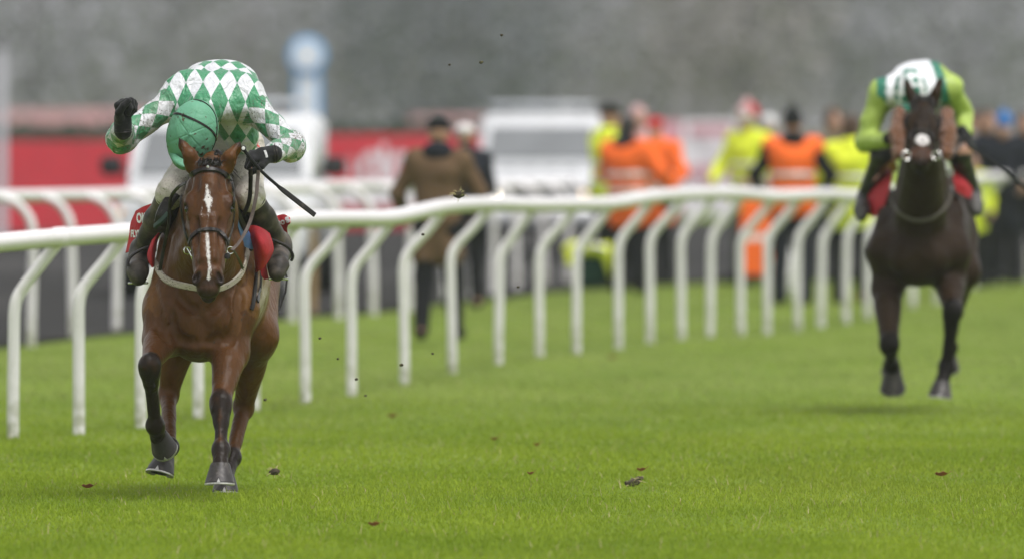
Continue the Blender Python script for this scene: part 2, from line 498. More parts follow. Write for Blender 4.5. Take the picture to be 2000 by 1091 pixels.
# ---------------------------------------------------------------- trees of the misty woodland
barkm = simple("tree_bark", (.17, .155, .16), .9, vary=(3, .6), bump=(12, .5, .03))  # bark paled to go with the mist-lightened crowns
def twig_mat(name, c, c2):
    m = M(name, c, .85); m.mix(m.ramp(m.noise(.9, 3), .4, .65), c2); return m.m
crown_mats = [twig_mat("bare_brown_twigs", (.245, .226, .248), (.218, .202, .224)), twig_mat("grey_twigs", (.29, .285, .322), (.262, .258, .29)), twig_mat("dark_evergreen", (.125, .134, .150), (.108, .116, .130)), twig_mat("russet_leaves", (.29, .262, .262), (.262, .236, .238))]  # mist painted in: crowns lightened and greyed beyond plain twig colour
def tree_mesh(seed, h, rad, low, nclump, leaf):
    r = np.random.default_rng(seed); tm = MB(); top = V(r.normal(0, .3), r.normal(0, .3), h * .8)
    pts = catmull([V(0, 0, -.3), V(r.normal(0, .1), r.normal(0, .1), h * .3), top], 5); tm.tube(pts, list(np.linspace(.045 * h * .6, .03, len(pts))), 8)
    limbs = []
    for i in range(22):
        z = h * r.uniform(low + .02, .72); a = r.uniform(0, 6.28); L = rad * r.uniform(.55, 1.0); b = V(0, 0, z)
        e = b + V(math.cos(a) * L, math.sin(a) * L, L * r.uniform(.2, .7)); pp = catmull([b, (b + e) / 2 + V(0, 0, L * .1), e], 4); tm.tube(pp, list(np.linspace(.06, .015, len(pp))), 5); limbs.append((b, e))
    V_, Q_ = [], []
    for i in range(nclump):
        b, e = limbs[r.integers(len(limbs))]; t = r.uniform(.25, 1.1); c = b + (e - b) * t + r.normal(0, rad * .30, 3)
        if r.uniform() < .45:
            u = r.normal(0, 1, 3); u /= np.linalg.norm(u); c = V(0, 0, h * (low + 1) / 2) + u * V(rad, rad, h * (1 - low) / 2) * r.uniform(.5, 1) ** .5
        c[2] = max(c[2], h * low * .6); n = r.normal(0, 1, 3); n /= np.linalg.norm(n); s = np.cross(n, r.normal(0, 1, 3)); s /= np.linalg.norm(s); w = np.cross(n, s); k = leaf * r.uniform(.5, 1.3)
        o = len(V_); V_ += [c - s * k - w * k * .5, c + s * k * .8 - w * k * .3, c + s * k + w * k * .5, c - s * k * .7 + w * k * .4]; Q_.append((o, o + 1, o + 2, o + 3))
    return tm.mesh("trunk", True), mesh_np("crown", np.array(V_), np.array(Q_), False)
tvars = [tree_mesh(11 + i, h, rd, lo, 3600, lf * .62) for i, (h, rd, lo, lf) in enumerate(((13, 4.6, .10, .34), (11, 3.8, .06, .30), (15, 3.4, .12, .30), (9, 4.2, .04, .32)))]
for a, b in tvars: a.materials.append(barkm)
tree_spots = []
spots = [(60, 430, 0, 1), (205, 520, 1, 0), (330, 455, 2, 1), (455, 560, 0, 3), (560, 470, 3, 0), (680, 430, 1, 1), (780, 585, 0, 3), (872, 400, 3, 2), (985, 540, 2, 0), (1080, 445, 0, 1), (1190, 600, 1, 3), (1260, 480, 3, 0), (1365, 540, 2, 0), (1465, 430, 0, 3), (1560, 575, 1, 1), (1650, 455, 2, 2), (1755, 520, 0, 0), (1850, 415, 3, 1), (1935, 560, 1, 2), (2040, 450, 2, 0), (-60, 500, 3, 0), (2150, 540, 0, 1), (-210, 440, 1, 1), (-330, 560, 0, 0), (2290, 470, 3, 3), (1010, 620, 1, 1), (255, 610, 3, 3), (620, 630, 2, 1), (1420, 640, 0, 0), (1700, 635, 3, 3), (120, 640, 2, 2)]
spots.sort(key=lambda s: s[0])
kinds = ["bare brown", "bare grey", "dark evergreen", "russet-leaved"]
for i, (px, D, v, c) in enumerate(spots):
    X = (px - 1000) / FPX * D; t = empty("tree", (X, D, 0), rng.uniform(0, 6.28)); t.scale = [rng.uniform(.9, 1.12)] * 3
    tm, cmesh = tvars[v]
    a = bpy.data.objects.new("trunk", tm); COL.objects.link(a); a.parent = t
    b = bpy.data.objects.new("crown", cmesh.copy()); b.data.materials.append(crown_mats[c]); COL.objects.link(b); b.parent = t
    tree_spots.append((t, px, D, c))
landmarks = [(-400, 100, "at the far left edge"), (100, 300, "beyond the left end of the red hoarding"), (300, 540, "behind the raised fist and bowed jockey"), (540, 700, "behind the round blue sign"), (700, 950, "above the man in the brown coat"), (950, 1200, "above the lit pickup"), (1200, 1420, "above the pale hoarding"), (1420, 1620, "above the orange vest steward"), (1620, 1880, "behind the trailing jockey"), (1880, 3000, "above the dark crowd on the right")]
used_l = {}
for t, px, D, c in tree_spots:
    lm_ = next(n for a, b, n in landmarks if a <= px < b)
    depth = "near" if D < 470 else "middle" if D < 570 else "farther"
    lab = f"{kinds[c]} misty tree in the {depth} row {lm_}"
    used_l.setdefault(lab, []).append(t); tag(t, lab, "tree", "trees in the misty wood")
for lab, ts in used_l.items():
    if len(ts) > 1:
        for q, t in enumerate(sorted(ts, key=lambda o: o.location.x)): t["label"] = lab + (", leftmost" if q == 0 else ", rightmost" if q == len(ts) - 1 else ", between")

# ---------------------------------------------------------------- running rails
wp = M("white_rail_plastic", (.735, .71, .715), .38)
wp.mix(wp.math('MULTIPLY', wp.ramp(wp.noise(5, 4), .5, .8), .4), (.60, .585, .55)); wp.mix(wp.math('MULTIPLY', wp.ramp(wp.noise(22, 4, stretch=(1, 1, .4)), .58, .75), .45), (.50, .50, .42)); wp.mud(.72, 70, (.12, .10, .07), .05, 3)
sx_ = wp.n("SeparateXYZ"); wp.l(wp.coord(), sx_.inputs[0]); wp.mix(wp.math("MULTIPLY", wp.ramp(sx_.outputs["Z"], .34, .02), wp.ramp(wp.noise(14, 4), .38, .62)), (.30, .31, .20)); MAT["rail"] = wp.m
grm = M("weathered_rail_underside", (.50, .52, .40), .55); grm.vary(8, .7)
feet = [(-400, 912), (-255, 892), (-110, 872), (25, 858), (154, 849), (275, 836), (388, 818), (497, 803), (597, 786), (687, 773), (791, 752), (884, 727), (973, 712), (1054, 699), (1126, 690), (1208, 679), (1270, 671), (1331, 664), (1387, 658), (1447, 655), (1499, 652), (1558, 645), (1603, 638), (1652, 632), (1695, 622), (1738, 612), (1783, 602), (1830, 591), (1868, 577), (1905, 562), (1950, 556), (2010, 549)]
rail_prof = [(-450, 522), (-150, 492), (0, 473), (130, 462), (252, 453), (420, 441), (565, 429), (700, 426), (770, 424), (825, 411), (881, 401), (945, 397), (1010, 400), (1100, 398), (1186, 398), (1245, 389), (1305, 379), (1360, 379), (1425, 375), (1475, 380), (1520, 384), (1565, 381), (1600, 378), (1660, 383), (1720, 378), (1800, 366), (1870, 355), (1930, 347), (2000, 344), (2080, 342)]
rpx, rpy = zip(*rail_prof)
def build_rail(name, label, feet, rpx, rpy, side, r_rail, r_post, dirty):
    root = empty(name, P(feet[0][0], feet[0][1], ground_D(feet[0][1])) * V(1, 1, 0)); tag(root, label, "running rail")
    top = []
    for i, (x, y) in enumerate(feet):
        D = ground_D(y); f = P(x, y, D); f[2] = 0.0; s = FPX / D
        off = .27 * side; xr = x + off * s; zr = P(xr, float(np.interp(xr, rpx, rpy)), D)[2]
        rp = V(f[0] + off, D - .02, zr); top.append(rp)
        bz = zr - .36; lean = rng.normal(0, .012)
        if side < 0:
            arc = [rp + V(.30 - .30 * math.sin(t) * 1.0 - .0, 0, -.30 + .30 * math.cos(t) - 0.0) if False else V(f[0] + lean + (rp[0] - f[0] - lean) * (1 - math.cos(t)), rp[1], zr - .30 + .29 * math.sin(t)) for t in np.linspace(0, math.pi / 2, 8)]
            m = MB(); m.tube([f + V(0, 0, -.15), f + V(lean * .3, 0, .3), f + V(lean, 0, zr - .40)] + arc, r_post, 14); m.build("post", MAT["rail"], root, True); continue
        pts = [f + V(0, 0, -.15), f + V(lean * .3, 0, .3), f + V(lean, 0, bz - .08), f + V(lean + .012 * side, 0, bz), f + V(lean + .05 * side, 0, bz + .07), V(rp[0] - .12 * side, rp[1], zr - .17), V(rp[0] - .01 * side, rp[1], zr - .03)]
        m = MB(); m.tube([pts[0], pts[1]] + catmull(pts[2:], 4), r_post, 14); m.build("post", MAT["rail"], root, True)
    # extend beyond the last post
    top = [top[0] - (top[1] - top[0])] + top
    cur = catmull(top, 10); n = len(cur); step = 40
    for k, a in enumerate(range(0, n - 1, step)):
        seg_ = cur[a:min(a + step + 1, n)]
        if len(seg_) < 2: continue
        m = MB(); m.tube(seg_, r_rail, 18); m.build("top_rail", MAT["rail"], root, True)
        if 0 < a:
            d = unit(cur[a + 1] - cur[a - 1]); m = MB(); m.tube([cur[a] - d * .07, cur[a] - d * .06, cur[a] + d * .06, cur[a] + d * .07], [r_rail + .001, r_rail + .006, r_rail + .006, r_rail + .001], 18); m.build("rail_joint", MAT["rail"], root, True)
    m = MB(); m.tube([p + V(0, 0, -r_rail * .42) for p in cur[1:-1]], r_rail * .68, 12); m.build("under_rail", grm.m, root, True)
    return root
rail_a = build_rail("running_rail", "white plastic running rail on cranked posts beside the galloping horses", feet, rpx, rpy, 1, .052, .0355, 1)
feet2 = [(-195, 716), (-110, 703), (-25, 690), (60, 676), (143, 664), (227, 652), (312, 645), (396, 640), (480, 636), (570, 630), (662, 624), (730, 614), (800, 606), (870, 598), (920, 590), (962, 580), (1010, 570), (1064, 562), (1110, 556), (1166, 551)]
rp2 = [(-300, 389), (-100, 385), (0, 383), (140, 381), (230, 379), (400, 374), (600, 366), (700, 362), (900, 366), (1000, 362), (1200, 356)]
rail_b = build_rail("running_rail", "white running rail along the tarmac road, cranked away from the course", feet2, *zip(*rp2), -1, .05, .037, 1)

# ---------------------------------------------------------------- hedge, hoardings, marker sign far beyond the road
def hoarding(name, label, panels, D0, y_top, y_bot, mats, lift=0.0):
    x0 = panels[0][0]; root = empty(name, P(x0, y_bot, D0) * V(1, 1, 0)); tag(root, label, "advertising hoarding", "advertising hoardings beyond the road")
    out = []
    for (xa, xb, Da, Db), mt in zip(panels, mats):
        m = MB(); a, b = P(xa, 300, Da), P(xb, 300, Db); z1, z0 = P(xa, y_top, Da)[2], max(P(xa, y_bot, Da)[2], .05)
        c = (a + b) / 2; c[2] = (z0 + z1) / 2; L = np.linalg.norm((b - a)[:2]); m.box(c, (L - .02, .04, z1 - z0), math.atan2(b[1] - a[1], b[0] - a[0]), .01); out.append(m.build("panel", mt, root))
        for e in (a + (b - a) * .03, a + (b - a) * .97):
            m = MB(); m.tube([V(e[0], e[1] + .06, 0), V(e[0], e[1] + .06, z1 - .05)], .03, 8); m.build("support", simpleM["grey"], root, True)
    return root, out
simpleM = dict(grey=simple("grey_metal", (.25, .25, .26), .5, .3, vary=(6, .8)), red=simple("red_hoarding_vinyl", (.52, .020, .034), .5, vary=(2, .85)), white=simple("white_vinyl", (.74, .72, .73), .5, vary=(2, .9)), pink=simple("faded_pink_vinyl", (.60, .30, .34), .6, vary=(2, .85)), black=simple("black_rubber", (.014, .014, .015), .7, vary=(10, .7)))
hb, hp_ = hoarding("hoarding", "long plain red hoarding on the left beyond the tarmac road", [(-320, -60, 161, 163), (-60, 245, 163, 165), (245, 560, 165, 167)], 162, 276, 455, [simpleM["red"]] * 3)
hb2, hp2_ = hoarding("hoarding", "red hoarding with big white letters between the white pickups", [(570, 770, 168, 169), (770, 985, 169, 170)], 168, 264, 452, [simpleM["red"]] * 2)
lt = MB()
for i, (x, w) in enumerate(((612, 46), (668, 50), (726, 48), (784, 50), (842, 46), (896, 44))):   # bold white lettering too blurred to read: round bowls and stems, then a white band below
    c = P(x, 330, 168.6); s = 168.6 / FPX; n = 20
    ring = [[c + V(math.cos(a) * r * w * s * .5, -.045 - o, math.sin(a) * r * 34 * s) for a in np.linspace(0, 2 * math.pi, n, endpoint=False)] for r, o in ((1, 0), (1, .01), (.45, .01), (.45, 0))]
    lt.loft(ring, False)
    if i % 2 == 0: lt.box(c + V(w * s * .5, -.05, .10), (.10, .012, .52))
lt.box(P(760, 382, 168.4) + V(0, -.04, 0), (2.55, .012, .26), math.atan2(2, 415 * 168.6 / FPX))
lt.build("lettering", simpleM["white"], hb2)
hb3, hp3_ = hoarding("hoarding", "pale pink and white hoarding beyond the orange clad stewards", [(1225, 1330, 176, 176.5), (1330, 1440, 176.5, 177)], 176, 236, 420, [simpleM["pink"], simpleM["white"]])
m = MB()
for x, y, w, h in ((1270, 300, 70, 26), (1280, 350, 80, 22)): m.box(P(x, y, 176.1), (w * 176 / FPX, .012, h * 176 / FPX))
m.build("white_stripe", simpleM["white"], hb3)
for x, y, w, h in ((1385, 255, 90, 22), (1380, 335, 100, 24), (1360, 372, 14, 18), (1400, 372, 14, 18)):
    m = MB(); m.box(P(x, y, 176.55), (w * 176 / FPX, .012, h * 176 / FPX)); m.build("red_stripe", simpleM["pink"], hb3)
hb4, _ = hoarding("hoarding", "far faded pink hoarding strip above the clipped hedge on the left", [(-150, 110, 300, 300), (110, 330, 300, 301)], 300, 217, 262, [simpleM["pink"]] * 2)
hb5, _ = hoarding("hoarding", "low pink strip of hoarding seen above the man in the brown coat", [(800, 930, 305, 305), (930, 960, 305, 305)], 305, 228, 262, [simpleM["pink"]] * 2)
# clipped hedge
hv = []; hq = []
for i in range(9000):
    c = V(rng.uniform(-13, 3.2), 232 + rng.uniform(-.7, .7), rng.uniform(0, 1.42) ** 1.0); n = rng.normal(0, 1, (2, 3)) * .07; o = len(hv); hv += [c - n[0] - n[1], c + n[0] - n[1], c + n[0] + n[1], c - n[0] + n[1]]; hq.append((o, o + 1, o + 2, o + 3))
hedge = empty("hedge", (-5, 232, 0)); tag(hedge, "clipped dark green hedge running behind the red hoardings", "hedge")
hgm = twig_mat("hedge_leaves", (.035, .060, .034), (.022, .040, .024))
link("foliage", mesh_np("foliage", np.array(hv), np.array(hq), False), hgm, hedge)
m = MB(); [m.tube([V(x, 232, -.1), V(x + .05, 232, 1.1)], .03, 5) for x in np.arange(-12.8, 3.2, .8)]; m.build("stem", barkm, hedge)
# round blue and white marker sign
sg = empty("marker_sign", P(600, 452, 158) * V(1, 1, 0)); tag(sg, "tall pale blue marker sign with a round white centred head behind the left pickup", "sign")
blu = simple("pale_blue_sign", (.17, .40, .68), .5, vary=(3, .9)); pw = simple("pale_sign_face", (.74, .80, .84), .5, vary=(3, .9)); D = 158
m = MB(); c = P(600, 108, D); m.lathe([(.25, 0), (.272, .005), (.272, .075), (.25, .08)], c, 36, np.array([V(1, 0, 0), V(0, 0, 1), V(0, -1, 0)]).T); m.build("disc", blu, sg, True)
m = MB(); m.lathe([(.20, 0), (.20, .012)], c + V(0, -.08, 0), 32, np.array([V(1, 0, 0), V(0, 0, 1), V(0, -1, 0)]).T); m.build("disc_face", pw, sg, True)
m = MB(); z1, z0 = P(600, 135, D)[2], P(600, 262, D)[2]; m.box(P(600, 0, D) * V(1, 1, 0) + V(0, .02, (z1 + z0) / 2), (.40, .09, z1 - z0), 0, .03); m.build("board", blu, sg)
m = MB(); m.box(P(600, 0, D) * V(1, 1, 0) + V(0, -.032, (z1 + z0) / 2), (.27, .01, (z1 - z0) * .92)); m.build("board_face", pw, sg)
m = MB(); m.tube([P(600, 0, D) * V(1, 1, 0) + V(0, .02, 0), P(600, 0, D) * V(1, 1, 0) + V(0, .02, z0 + .1)], .05, 10); m.build("pole", simpleM["grey"], sg, True)
# pale tall marker post at the left edge
pp = empty("marker_post", P(2, 452, 156) * V(1, 1, 0)); tag(pp, "tall pale grey post at the left edge of the picture above the red hoarding", "post")
m = MB(); c = P(2, 300, 156); m.tube([V(c[0], 156, 0), V(c[0], 156, P(0, 88, 156)[2])], .075, 12); m.build("pole", simple("pale_post_paint", (.55, .55, .57), .6, vary=(3, .9)), pp, True)
m = MB(); m.lathe([(.01, .06), (.085, .05), (.09, 0), (.085, -.05)], V(c[0], 156, P(0, 88, 156)[2]), 14); m.build("cap", simpleM["grey"], pp, True)
# thin wooden stake by the far rail
st = empty("wooden_stake", P(612, 618, ground_D(618)) * V(1, 1, 0)); tag(st, "thin tan wooden stake by the far rail right of the leading horse", "stake")
D = ground_D(618); m = MB(); a = P(612, 618, D); m.box(V(a[0], D, .36), (.06, .05, .84), .2, .006); m.build("stake", simple("tan_wood", (.36, .24, .11), .8, vary=(20, .7)), st)
m = MB(); m.box(V(a[0], D, .79), (.066, .056, .03), .2, .006); m.build("stake_top", simple("worn_wood_top", (.28, .19, .10), .85, vary=(20, .7)), st)

# ---------------------------------------------------------------- haze: one closed box of thin air
m = MB(); m.box((0, 440, 16.5), (300, 900, 35)); hz = m.mesh("haze"); hz_m = bpy.data.materials.new("mist"); hz_m.use_nodes = True; t = hz_m.node_tree; t.nodes.clear()
o_ = t.nodes.new("ShaderNodeOutputMaterial"); v_ = t.nodes.new("ShaderNodeVolumePrincipled"); v_.inputs["Color"].default_value = (.90, .93, 1.0, 1); v_.inputs["Density"].default_value = .00025; v_.inputs["Anisotropy"].default_value = 0.0; t.links.new(v_.outputs[0], o_.inputs["Volume"])
haze = link("haze", hz, hz_m); tag(haze, kind="stuff")

# ================================================================ horses
def frame(n, up):
    """rows: lateral, along n... returns 3x3 with rows (side, n, up')"""
    n = unit(n); s = unit(np.cross(n, up)); u = np.cross(s, n)
    return np.array([s, n, u])
UP = V(0, 0, 1)

class HeadFrame:
    def __init__(s, poll, muzzle, hs):
        s.o = np.array(poll, float); s.u = unit(np.array(muzzle) - s.o)
        s.w = unit(np.cross(s.u, V(0, -1, 0))); s.w = s.w if s.w[0] > 0 else -s.w
        s.v = np.cross(s.w, s.u); s.v = s.v if s.v[1] < 0 else -s.v
        s.hs = hs; s.R = np.array([s.u, s.w, s.v])
    def pt(s, u, w, v): return s.o + s.hs * (u * s.u + w * s.w + v * s.v)
    def loc(s, p): return ((p - s.o) @ s.R.T) / s.hs
    def ell(s, c, r, k=.03, op=1, grp=1, R=None):
        return Ell(s.pt(*c), np.array(r) * s.hs, s.R if R is None else R, k, grp, op)
    def cone(s, a, b, ra, rb, k=.03, op=1, grp=1):
        return Cone(s.pt(*a), s.pt(*b), ra * s.hs, rb * s.hs, k, grp, op=op)

def head_prims(H, ears):
    e, c = H.ell, H.cone
    pr = [e((.07, 0, -.04), (.12, .07, .085)), e((.19, 0, -.035), (.15, .085, .075), .04),
          c((.14, 0, .0), (.55, 0, .008), .058, .043, .05)]
    for g in (-1, 1):
        pr += [c((.25, g * .045, -.035), (.53, g * .036, -.02), .052, .036, .04),
               e((.235, g * .052, -.115), (.125, .042, .10), .05),
               c((.33, g * .034, -.135), (.59, g * .016, -.07), .036, .025, .04),
               e((.200, g * .083, -.004), (.055, .034, .036), .022), e((.215, g * .093, .012), (.035, .014, .012), .012), e((.252, g * .092, .0), (.03, .014, .012), .015),               # brow over the eye
               c((.27, g * .088, -.035), (.42, g * .066, -.04), .011, .009, .02),   # facial crest
               e((.12, g * .062, .034), (.035, .016, .02), .03, -1),                # hollow above the eye
               e((.234, g * .106, .004), (.020, .012, .012), .010, -1),             # eye socket
               c((.30, g * .030, .045), (.50, g * .026, .046), .012, .010, .03)]    # edge of the nasal bone
    pr += [e((.595, 0, -.02), (.065, .058, .055), .04), e((.642, 0, -.012), (.030, .046, .036), .03),
           e((.640, 0, -.066), (.036, .036, .026), .02)]
    for g in (-1, 1):
        Rn = np.array([unit(H.u + g * .45 * H.w), unit(H.w - g * .45 * H.u), H.v])
        pr += [H.ell((.583, g * .047, .020), (.046, .024, .026), .02, 1, 1, Rn),
               H.ell((.592, g * .053, .046), (.030, .0105, .026), .010, -1, 1, Rn),
               H.ell((.36, g * .052, .03), (.06, .012, .016), .03, -1)]
    pr += [e((.66, 0, -.04), (.012, .05, .006), .012, -1)]                           # mouth line
    for base, mid, tip in ears:
        t = unit(tip - base); side = unit(np.cross(t, V(0, 1, 0)))
        L = np.linalg.norm(tip - base)
        pr += [Cone(base, mid, .038 * H.hs, .034 * H.hs, .04, 8), Cone(mid, base + t * L * .74, .034 * H.hs, .021 * H.hs, .02, 8),
               Cone(base + t * L * .72, tip, .022 * H.hs, .003, .015, 8)]
        f = V(.028 * np.sign(t[0]), -.022, .003)
        pr += [Cone(base + t * L * .30 + f, base + t * L * .78 + f * .9, .017 * H.hs, .009 * H.hs, .012, 8, op=-1)]
    return pr

def hoof(parent, top, axis, toe, mats, size=1.0, shoe=True, muddy=None):
    """axis: from the coronet to the sole; toe: forward"""
    ax = unit(axis); f = np.array(toe, float); f = unit(f - (f @ ax) * ax); s = np.cross(ax, f)
    def ring(h, rx, rf, rb, sh):
        o = np.array(top) + ax * h * size + f * sh * size; out = []
        for a in np.linspace(0, 2 * math.pi, 28, endpoint=False):
            cf = math.cos(a); r = rf if cf > 0 else rb
            out.append(o + size * (f * cf * r + s * math.sin(a) * rx))
        return out
    m = MB()
    m.loft([ring(-.012, .040, .040, .038, 0), ring(0, .046, .047, .044, 0), ring(.006, .047, .050, .044, 0), ring(.04, .057, .061, .046, .012), ring(.078, .067, .075, .046, .022), ring(.081, .062, .07, .042, .022), ring(.074, .050, .056, .034, .022)])
    h = m.build("hoof", mats["hoof"], parent, True)
    if shoe:
        m = MB(); o = np.array(top) + ax * .0815 * size + f * .022 * size; A = []; 
        for a in np.linspace(-2.5, 2.5, 26):
            cf = math.cos(a); r = .074 if cf > 0 else .046
            A.append(o + size * (f * cf * r + s * math.sin(a) * .066))
        rings = []
        for i, p in enumerate(A):
            n = unit(p - o)
            rings.append([p + n * .002, p + n * .002 + ax * .008, p - n * .018 + ax * .008, p - n * .018])
        m.loft(rings, True)
        cl = o + size * f * .074
        m.add([cl + s * .009, cl - s * .009, cl - ax * .02 - f * .004, cl + s * .009 + f * .004, cl - s * .009 + f * .004, cl - ax * .02 + f * .001],
              [(0, 1, 2), (3, 5, 4), (0, 3, 4, 1), (1, 4, 5, 2), (2, 5, 3, 0)])
        m.build("horseshoe", mats["shoe"], h)
    return h

def coat_material(name, base, dark, black, rough, spec=.22, sheen=.04):
    m = M(name, base, rough)
    a = m.attr("coat")
    m.use(a.outputs["Color"])
    m.vary(7, .80, 4)
    m.vary(55, .82, 5, (1, 1, .35))
    # white marking on the face: its distance value comes from the head's own coordinates
    bl = m.attr("blaze").outputs["Fac"]
    n1 = m.noise(130, 3, stretch=(1, 1, .5)); n2 = m.noise(420, 2, stretch=(1, 1, .4))
    t = m.math('ADD', bl, m.math('MULTIPLY', m.math('SUBTRACT', n1, .5), .020))
    t = m.math('ADD', t, m.math('MULTIPLY', m.math('SUBTRACT', n2, .5), .016))
    m.mix(m.ramp(t, -.003, .005), (.56, .54, .52))
    m.mix(m.math('MULTIPLY', m.ramp(m.attr("sweat").outputs["Fac"], 0.2, .8), m.ramp(m.noise(16, 4), .3, .55)), (.40, .34, .29))
    m.mud(.70, 75, (.035, .026, .018), .06, 4)
    m.bump(m.noise(240, 3, stretch=(1, 1, .3)), .16, .004)
    m.bump(m.noise(26, 3, dist=.4, stretch=(1, 1, .6)), .32, .025); m.bump(m.noise(9, 2, dist=.6, stretch=(1, 1, .7)), .18, .05)
    m.b.inputs["Sheen Weight"].default_value = sheen; m.b.inputs["Specular IOR Level"].default_value = spec
    m.b.inputs["Sheen Roughness"].default_value = .4
    return m.m

def build_horse(name, J, Rd, H, ears, voxel, cols, mat, blaze, sweat=None):
    """J: joints in space. Returns root object, prims"""
    pr = list(J["trunk"])
    for g, leg in enumerate(J["fore"]):
        sh, el, kn, fe, co = leg["pts"]
        b = unit(V(0, 1, 0)); A, B = 2 + g * 2, 3 + g * 2
        back = leg.get("back", V(0, 1, 0))
        new = [Cone(sh, el, .105, .088, .06, A), Cone(el, kn, .080, .046, .05, A), Cone(el * .75 + kn * .25 - back * .03, el * .45 + kn * .55 - back * .012, .062, .04, .04, A),
               Ell(kn, (.050, .052, .060), None, .03, B), Cone(kn + unit(fe - kn) * .05, kn + unit(fe - kn) * .10, .045, .033, .03, B), Cone(kn, fe, .035, .029, .03, B),
               Cone(kn * .8 + fe * .2 + back * .026, fe + back * .02, .017, .017, .015, B),
               Ell(fe, (.042, .043, .045), None, .03, B), Ell(fe + back * .024 - UP * .008, (.03, .026, .03), None, .02, B), Cone(fe, co, .034, .040, .03, B)]
        lz = J.get('lz', 1.0)
        for c_ in new[1:]:
            if isinstance(c_, Cone): c_.ra, c_.rb = c_.ra * lz, c_.rb * lz
            else: c_.r = c_.r * lz
        pr += new
    for g, leg in enumerate(J["hind"]):
        hip, st, ho, fe, co = leg["pts"]; A, B = 9 + g * 2, 10 + g * 2
        d = unit(fe - ho)
        pr += [Cone(hip, st, .155, .105, .10, A), Cone(st, ho, .098, .046, .07, A), Cone(st * .6 + ho * .4 + V(0, .05, 0), ho + V(0, .045, .02), .055, .026, .03, A),
               Ell(ho, (.045, .06, .06), None, .03, B if leg.get("darkhock") else A), Cone(ho + V(0, .05, .03), ho + V(0, .03, -.05), .022, .02, .02, A),
               Cone(ho, fe, .040, .031, .03, A), Cone(ho * .8 + fe * .2 + V(0, .03, 0), fe + V(0, .02, 0), .017, .017, .015, A),
               Ell(fe, (.043, .045, .046), None, .03, B), Ell(fe + V(0, .026, -.01), (.03, .026, .03), None, .02, B), Cone(fe, co, .035, .041, .03, B)]
    pr += head_prims(H, ears)
    base_ = list(pr)
    for pts, r, op in J.get('lines', []):
        c_ = np.array(catmull([V(x, y, 0) for x, y in pts], 3)); p_, n_ = raycast(base_, c_[:, 0], c_[:, 1], 54.0); g_ = 1 if op > 0 and pts[0][1] < 530 else 0
        for a_, b_, na, nb in zip(p_[:-1], p_[1:], n_[:-1], n_[1:]):
            if np.linalg.norm(a_ - b_) < .08: pr.append(Cone(a_ + na * r * (.3 if op < 0 else -.4), b_ + nb * r * (.3 if op < 0 else -.4), r, r, (.035 if op < 0 else .010), g_, op=op))
    v, q = surface(pr, voxel)
    v = displace(v, q, .006, 14, 3)
    # markings of the coat, plus painted flank sheen, per vertex
    def dist(groups):
        d = np.full(len(v), 9.0)
        for p in pr:
            if p.op > 0 and p.grp in groups: d = np.minimum(d, p.d(v[:, 0], v[:, 1], v[:, 2]))
        return d
    low = dist((3, 5, 10, 12)); up = dist((0, 1, 2, 4, 9, 11, 8))
    sm = lambda x, a, b: np.clip((x - a) / (b - a), 0, 1) ** 2 * (3 - 2 * np.clip((x - a) / (b - a), 0, 1))
    k = sm(up - low + .02 * (vnoise(v, 40) - .5), -.030, .012)
    hl = H.loc(v); isH = (dist((1,)) < .03) & (hl[:, 0] > -.05)
    near_head = sm(-(dist((1,)) - .02), 0, .03)
    mz = sm(hl[:, 0] + .02 * (vnoise(v, 30, 4) - .5), .545, .60) * near_head * sm(hl[:, 0], .3, .5)
    ear = sm(-dist((8,)), -.012, .006)
    rim = np.zeros(len(v))
    for base, mid, tip in ears: rim = np.maximum(rim, sm(.05 - np.linalg.norm(v - tip, axis=1), 0, .03))
    c0, cd, ck, ch, cm, cmz = [np.array(cols[s]) for s in ("body", "deep", "leg", "face", "mane", "muzzle")]
    w = lambda a: a[:, None]
    C = np.tile(c0, (len(v), 1))
    tone = sm(vnoise(v, 3.2, 9), .25, .75)
    C = C * w(1 - .35 * tone) + cd * w(.35 * tone)
    if 'flank_sheen' in cols:
        sd = sm(np.abs(v[:, 0] - (J['trunk'][0].c[0] + (v[:, 1] - J['trunk'][0].c[1]) * .09)), .15, .24) * (dist((0,)) < .02) * .75; C = C * w(1 - sd) + np.array(cols['flank_sheen']) * w(sd)  # light on the flanks painted in as a golder tone on the trunk sides
    C = C * w(1 - near_head) + ch * w(near_head)
    wz = cols.get('warm', (.30, .42, .50, .56)); warm = near_head * sm(hl[:, 0], wz[0], wz[1]) * (1 - sm(hl[:, 0], wz[2], wz[3])); mz = mz * (0 if 'warm' in cols else 1)
    C = C * w(1 - .6 * warm) + np.array(cols["nose"]) * w(.6 * warm)
    C = C * w(1 - mz) + cmz * w(mz)
    C = C * w(1 - .9 * k) + ck * w(.9 * k)
    C = C * w(1 - rim * .8) + cm * w(rim * .8)
    # dark soft skin round the eyes
    for g in (-1, 1):
        e = sm(.034 - np.linalg.norm(v - H.pt(.228, g * .102, .006), axis=1), 0, .02); C = C * w(1 - .75 * e) + cm * w(.75 * e)
    B = blaze(hl) * 1.0
    B = np.where(isH & (hl[:, 2] > -.02), B, -.05)
    SW = np.zeros(len(v)) if sweat is None else sweat(v)
    me = mesh_np(name, v, q, True, attrs={"coat": np.concatenate([C, np.ones((len(v), 1))], 1), "blaze": B, "sweat": SW})
    o = link(name, me, mat)
    for g in (-1, 1):
        m = MB(); m.lathe([(.020 * H.hs * math.sin(a), .020 * H.hs * -math.cos(a)) for a in np.linspace(.05, math.pi - .05, 10)], H.pt(.233, g * .094, -.004), 16)
        m.build("eye", MAT["eye"], o, True)
    return o, pr

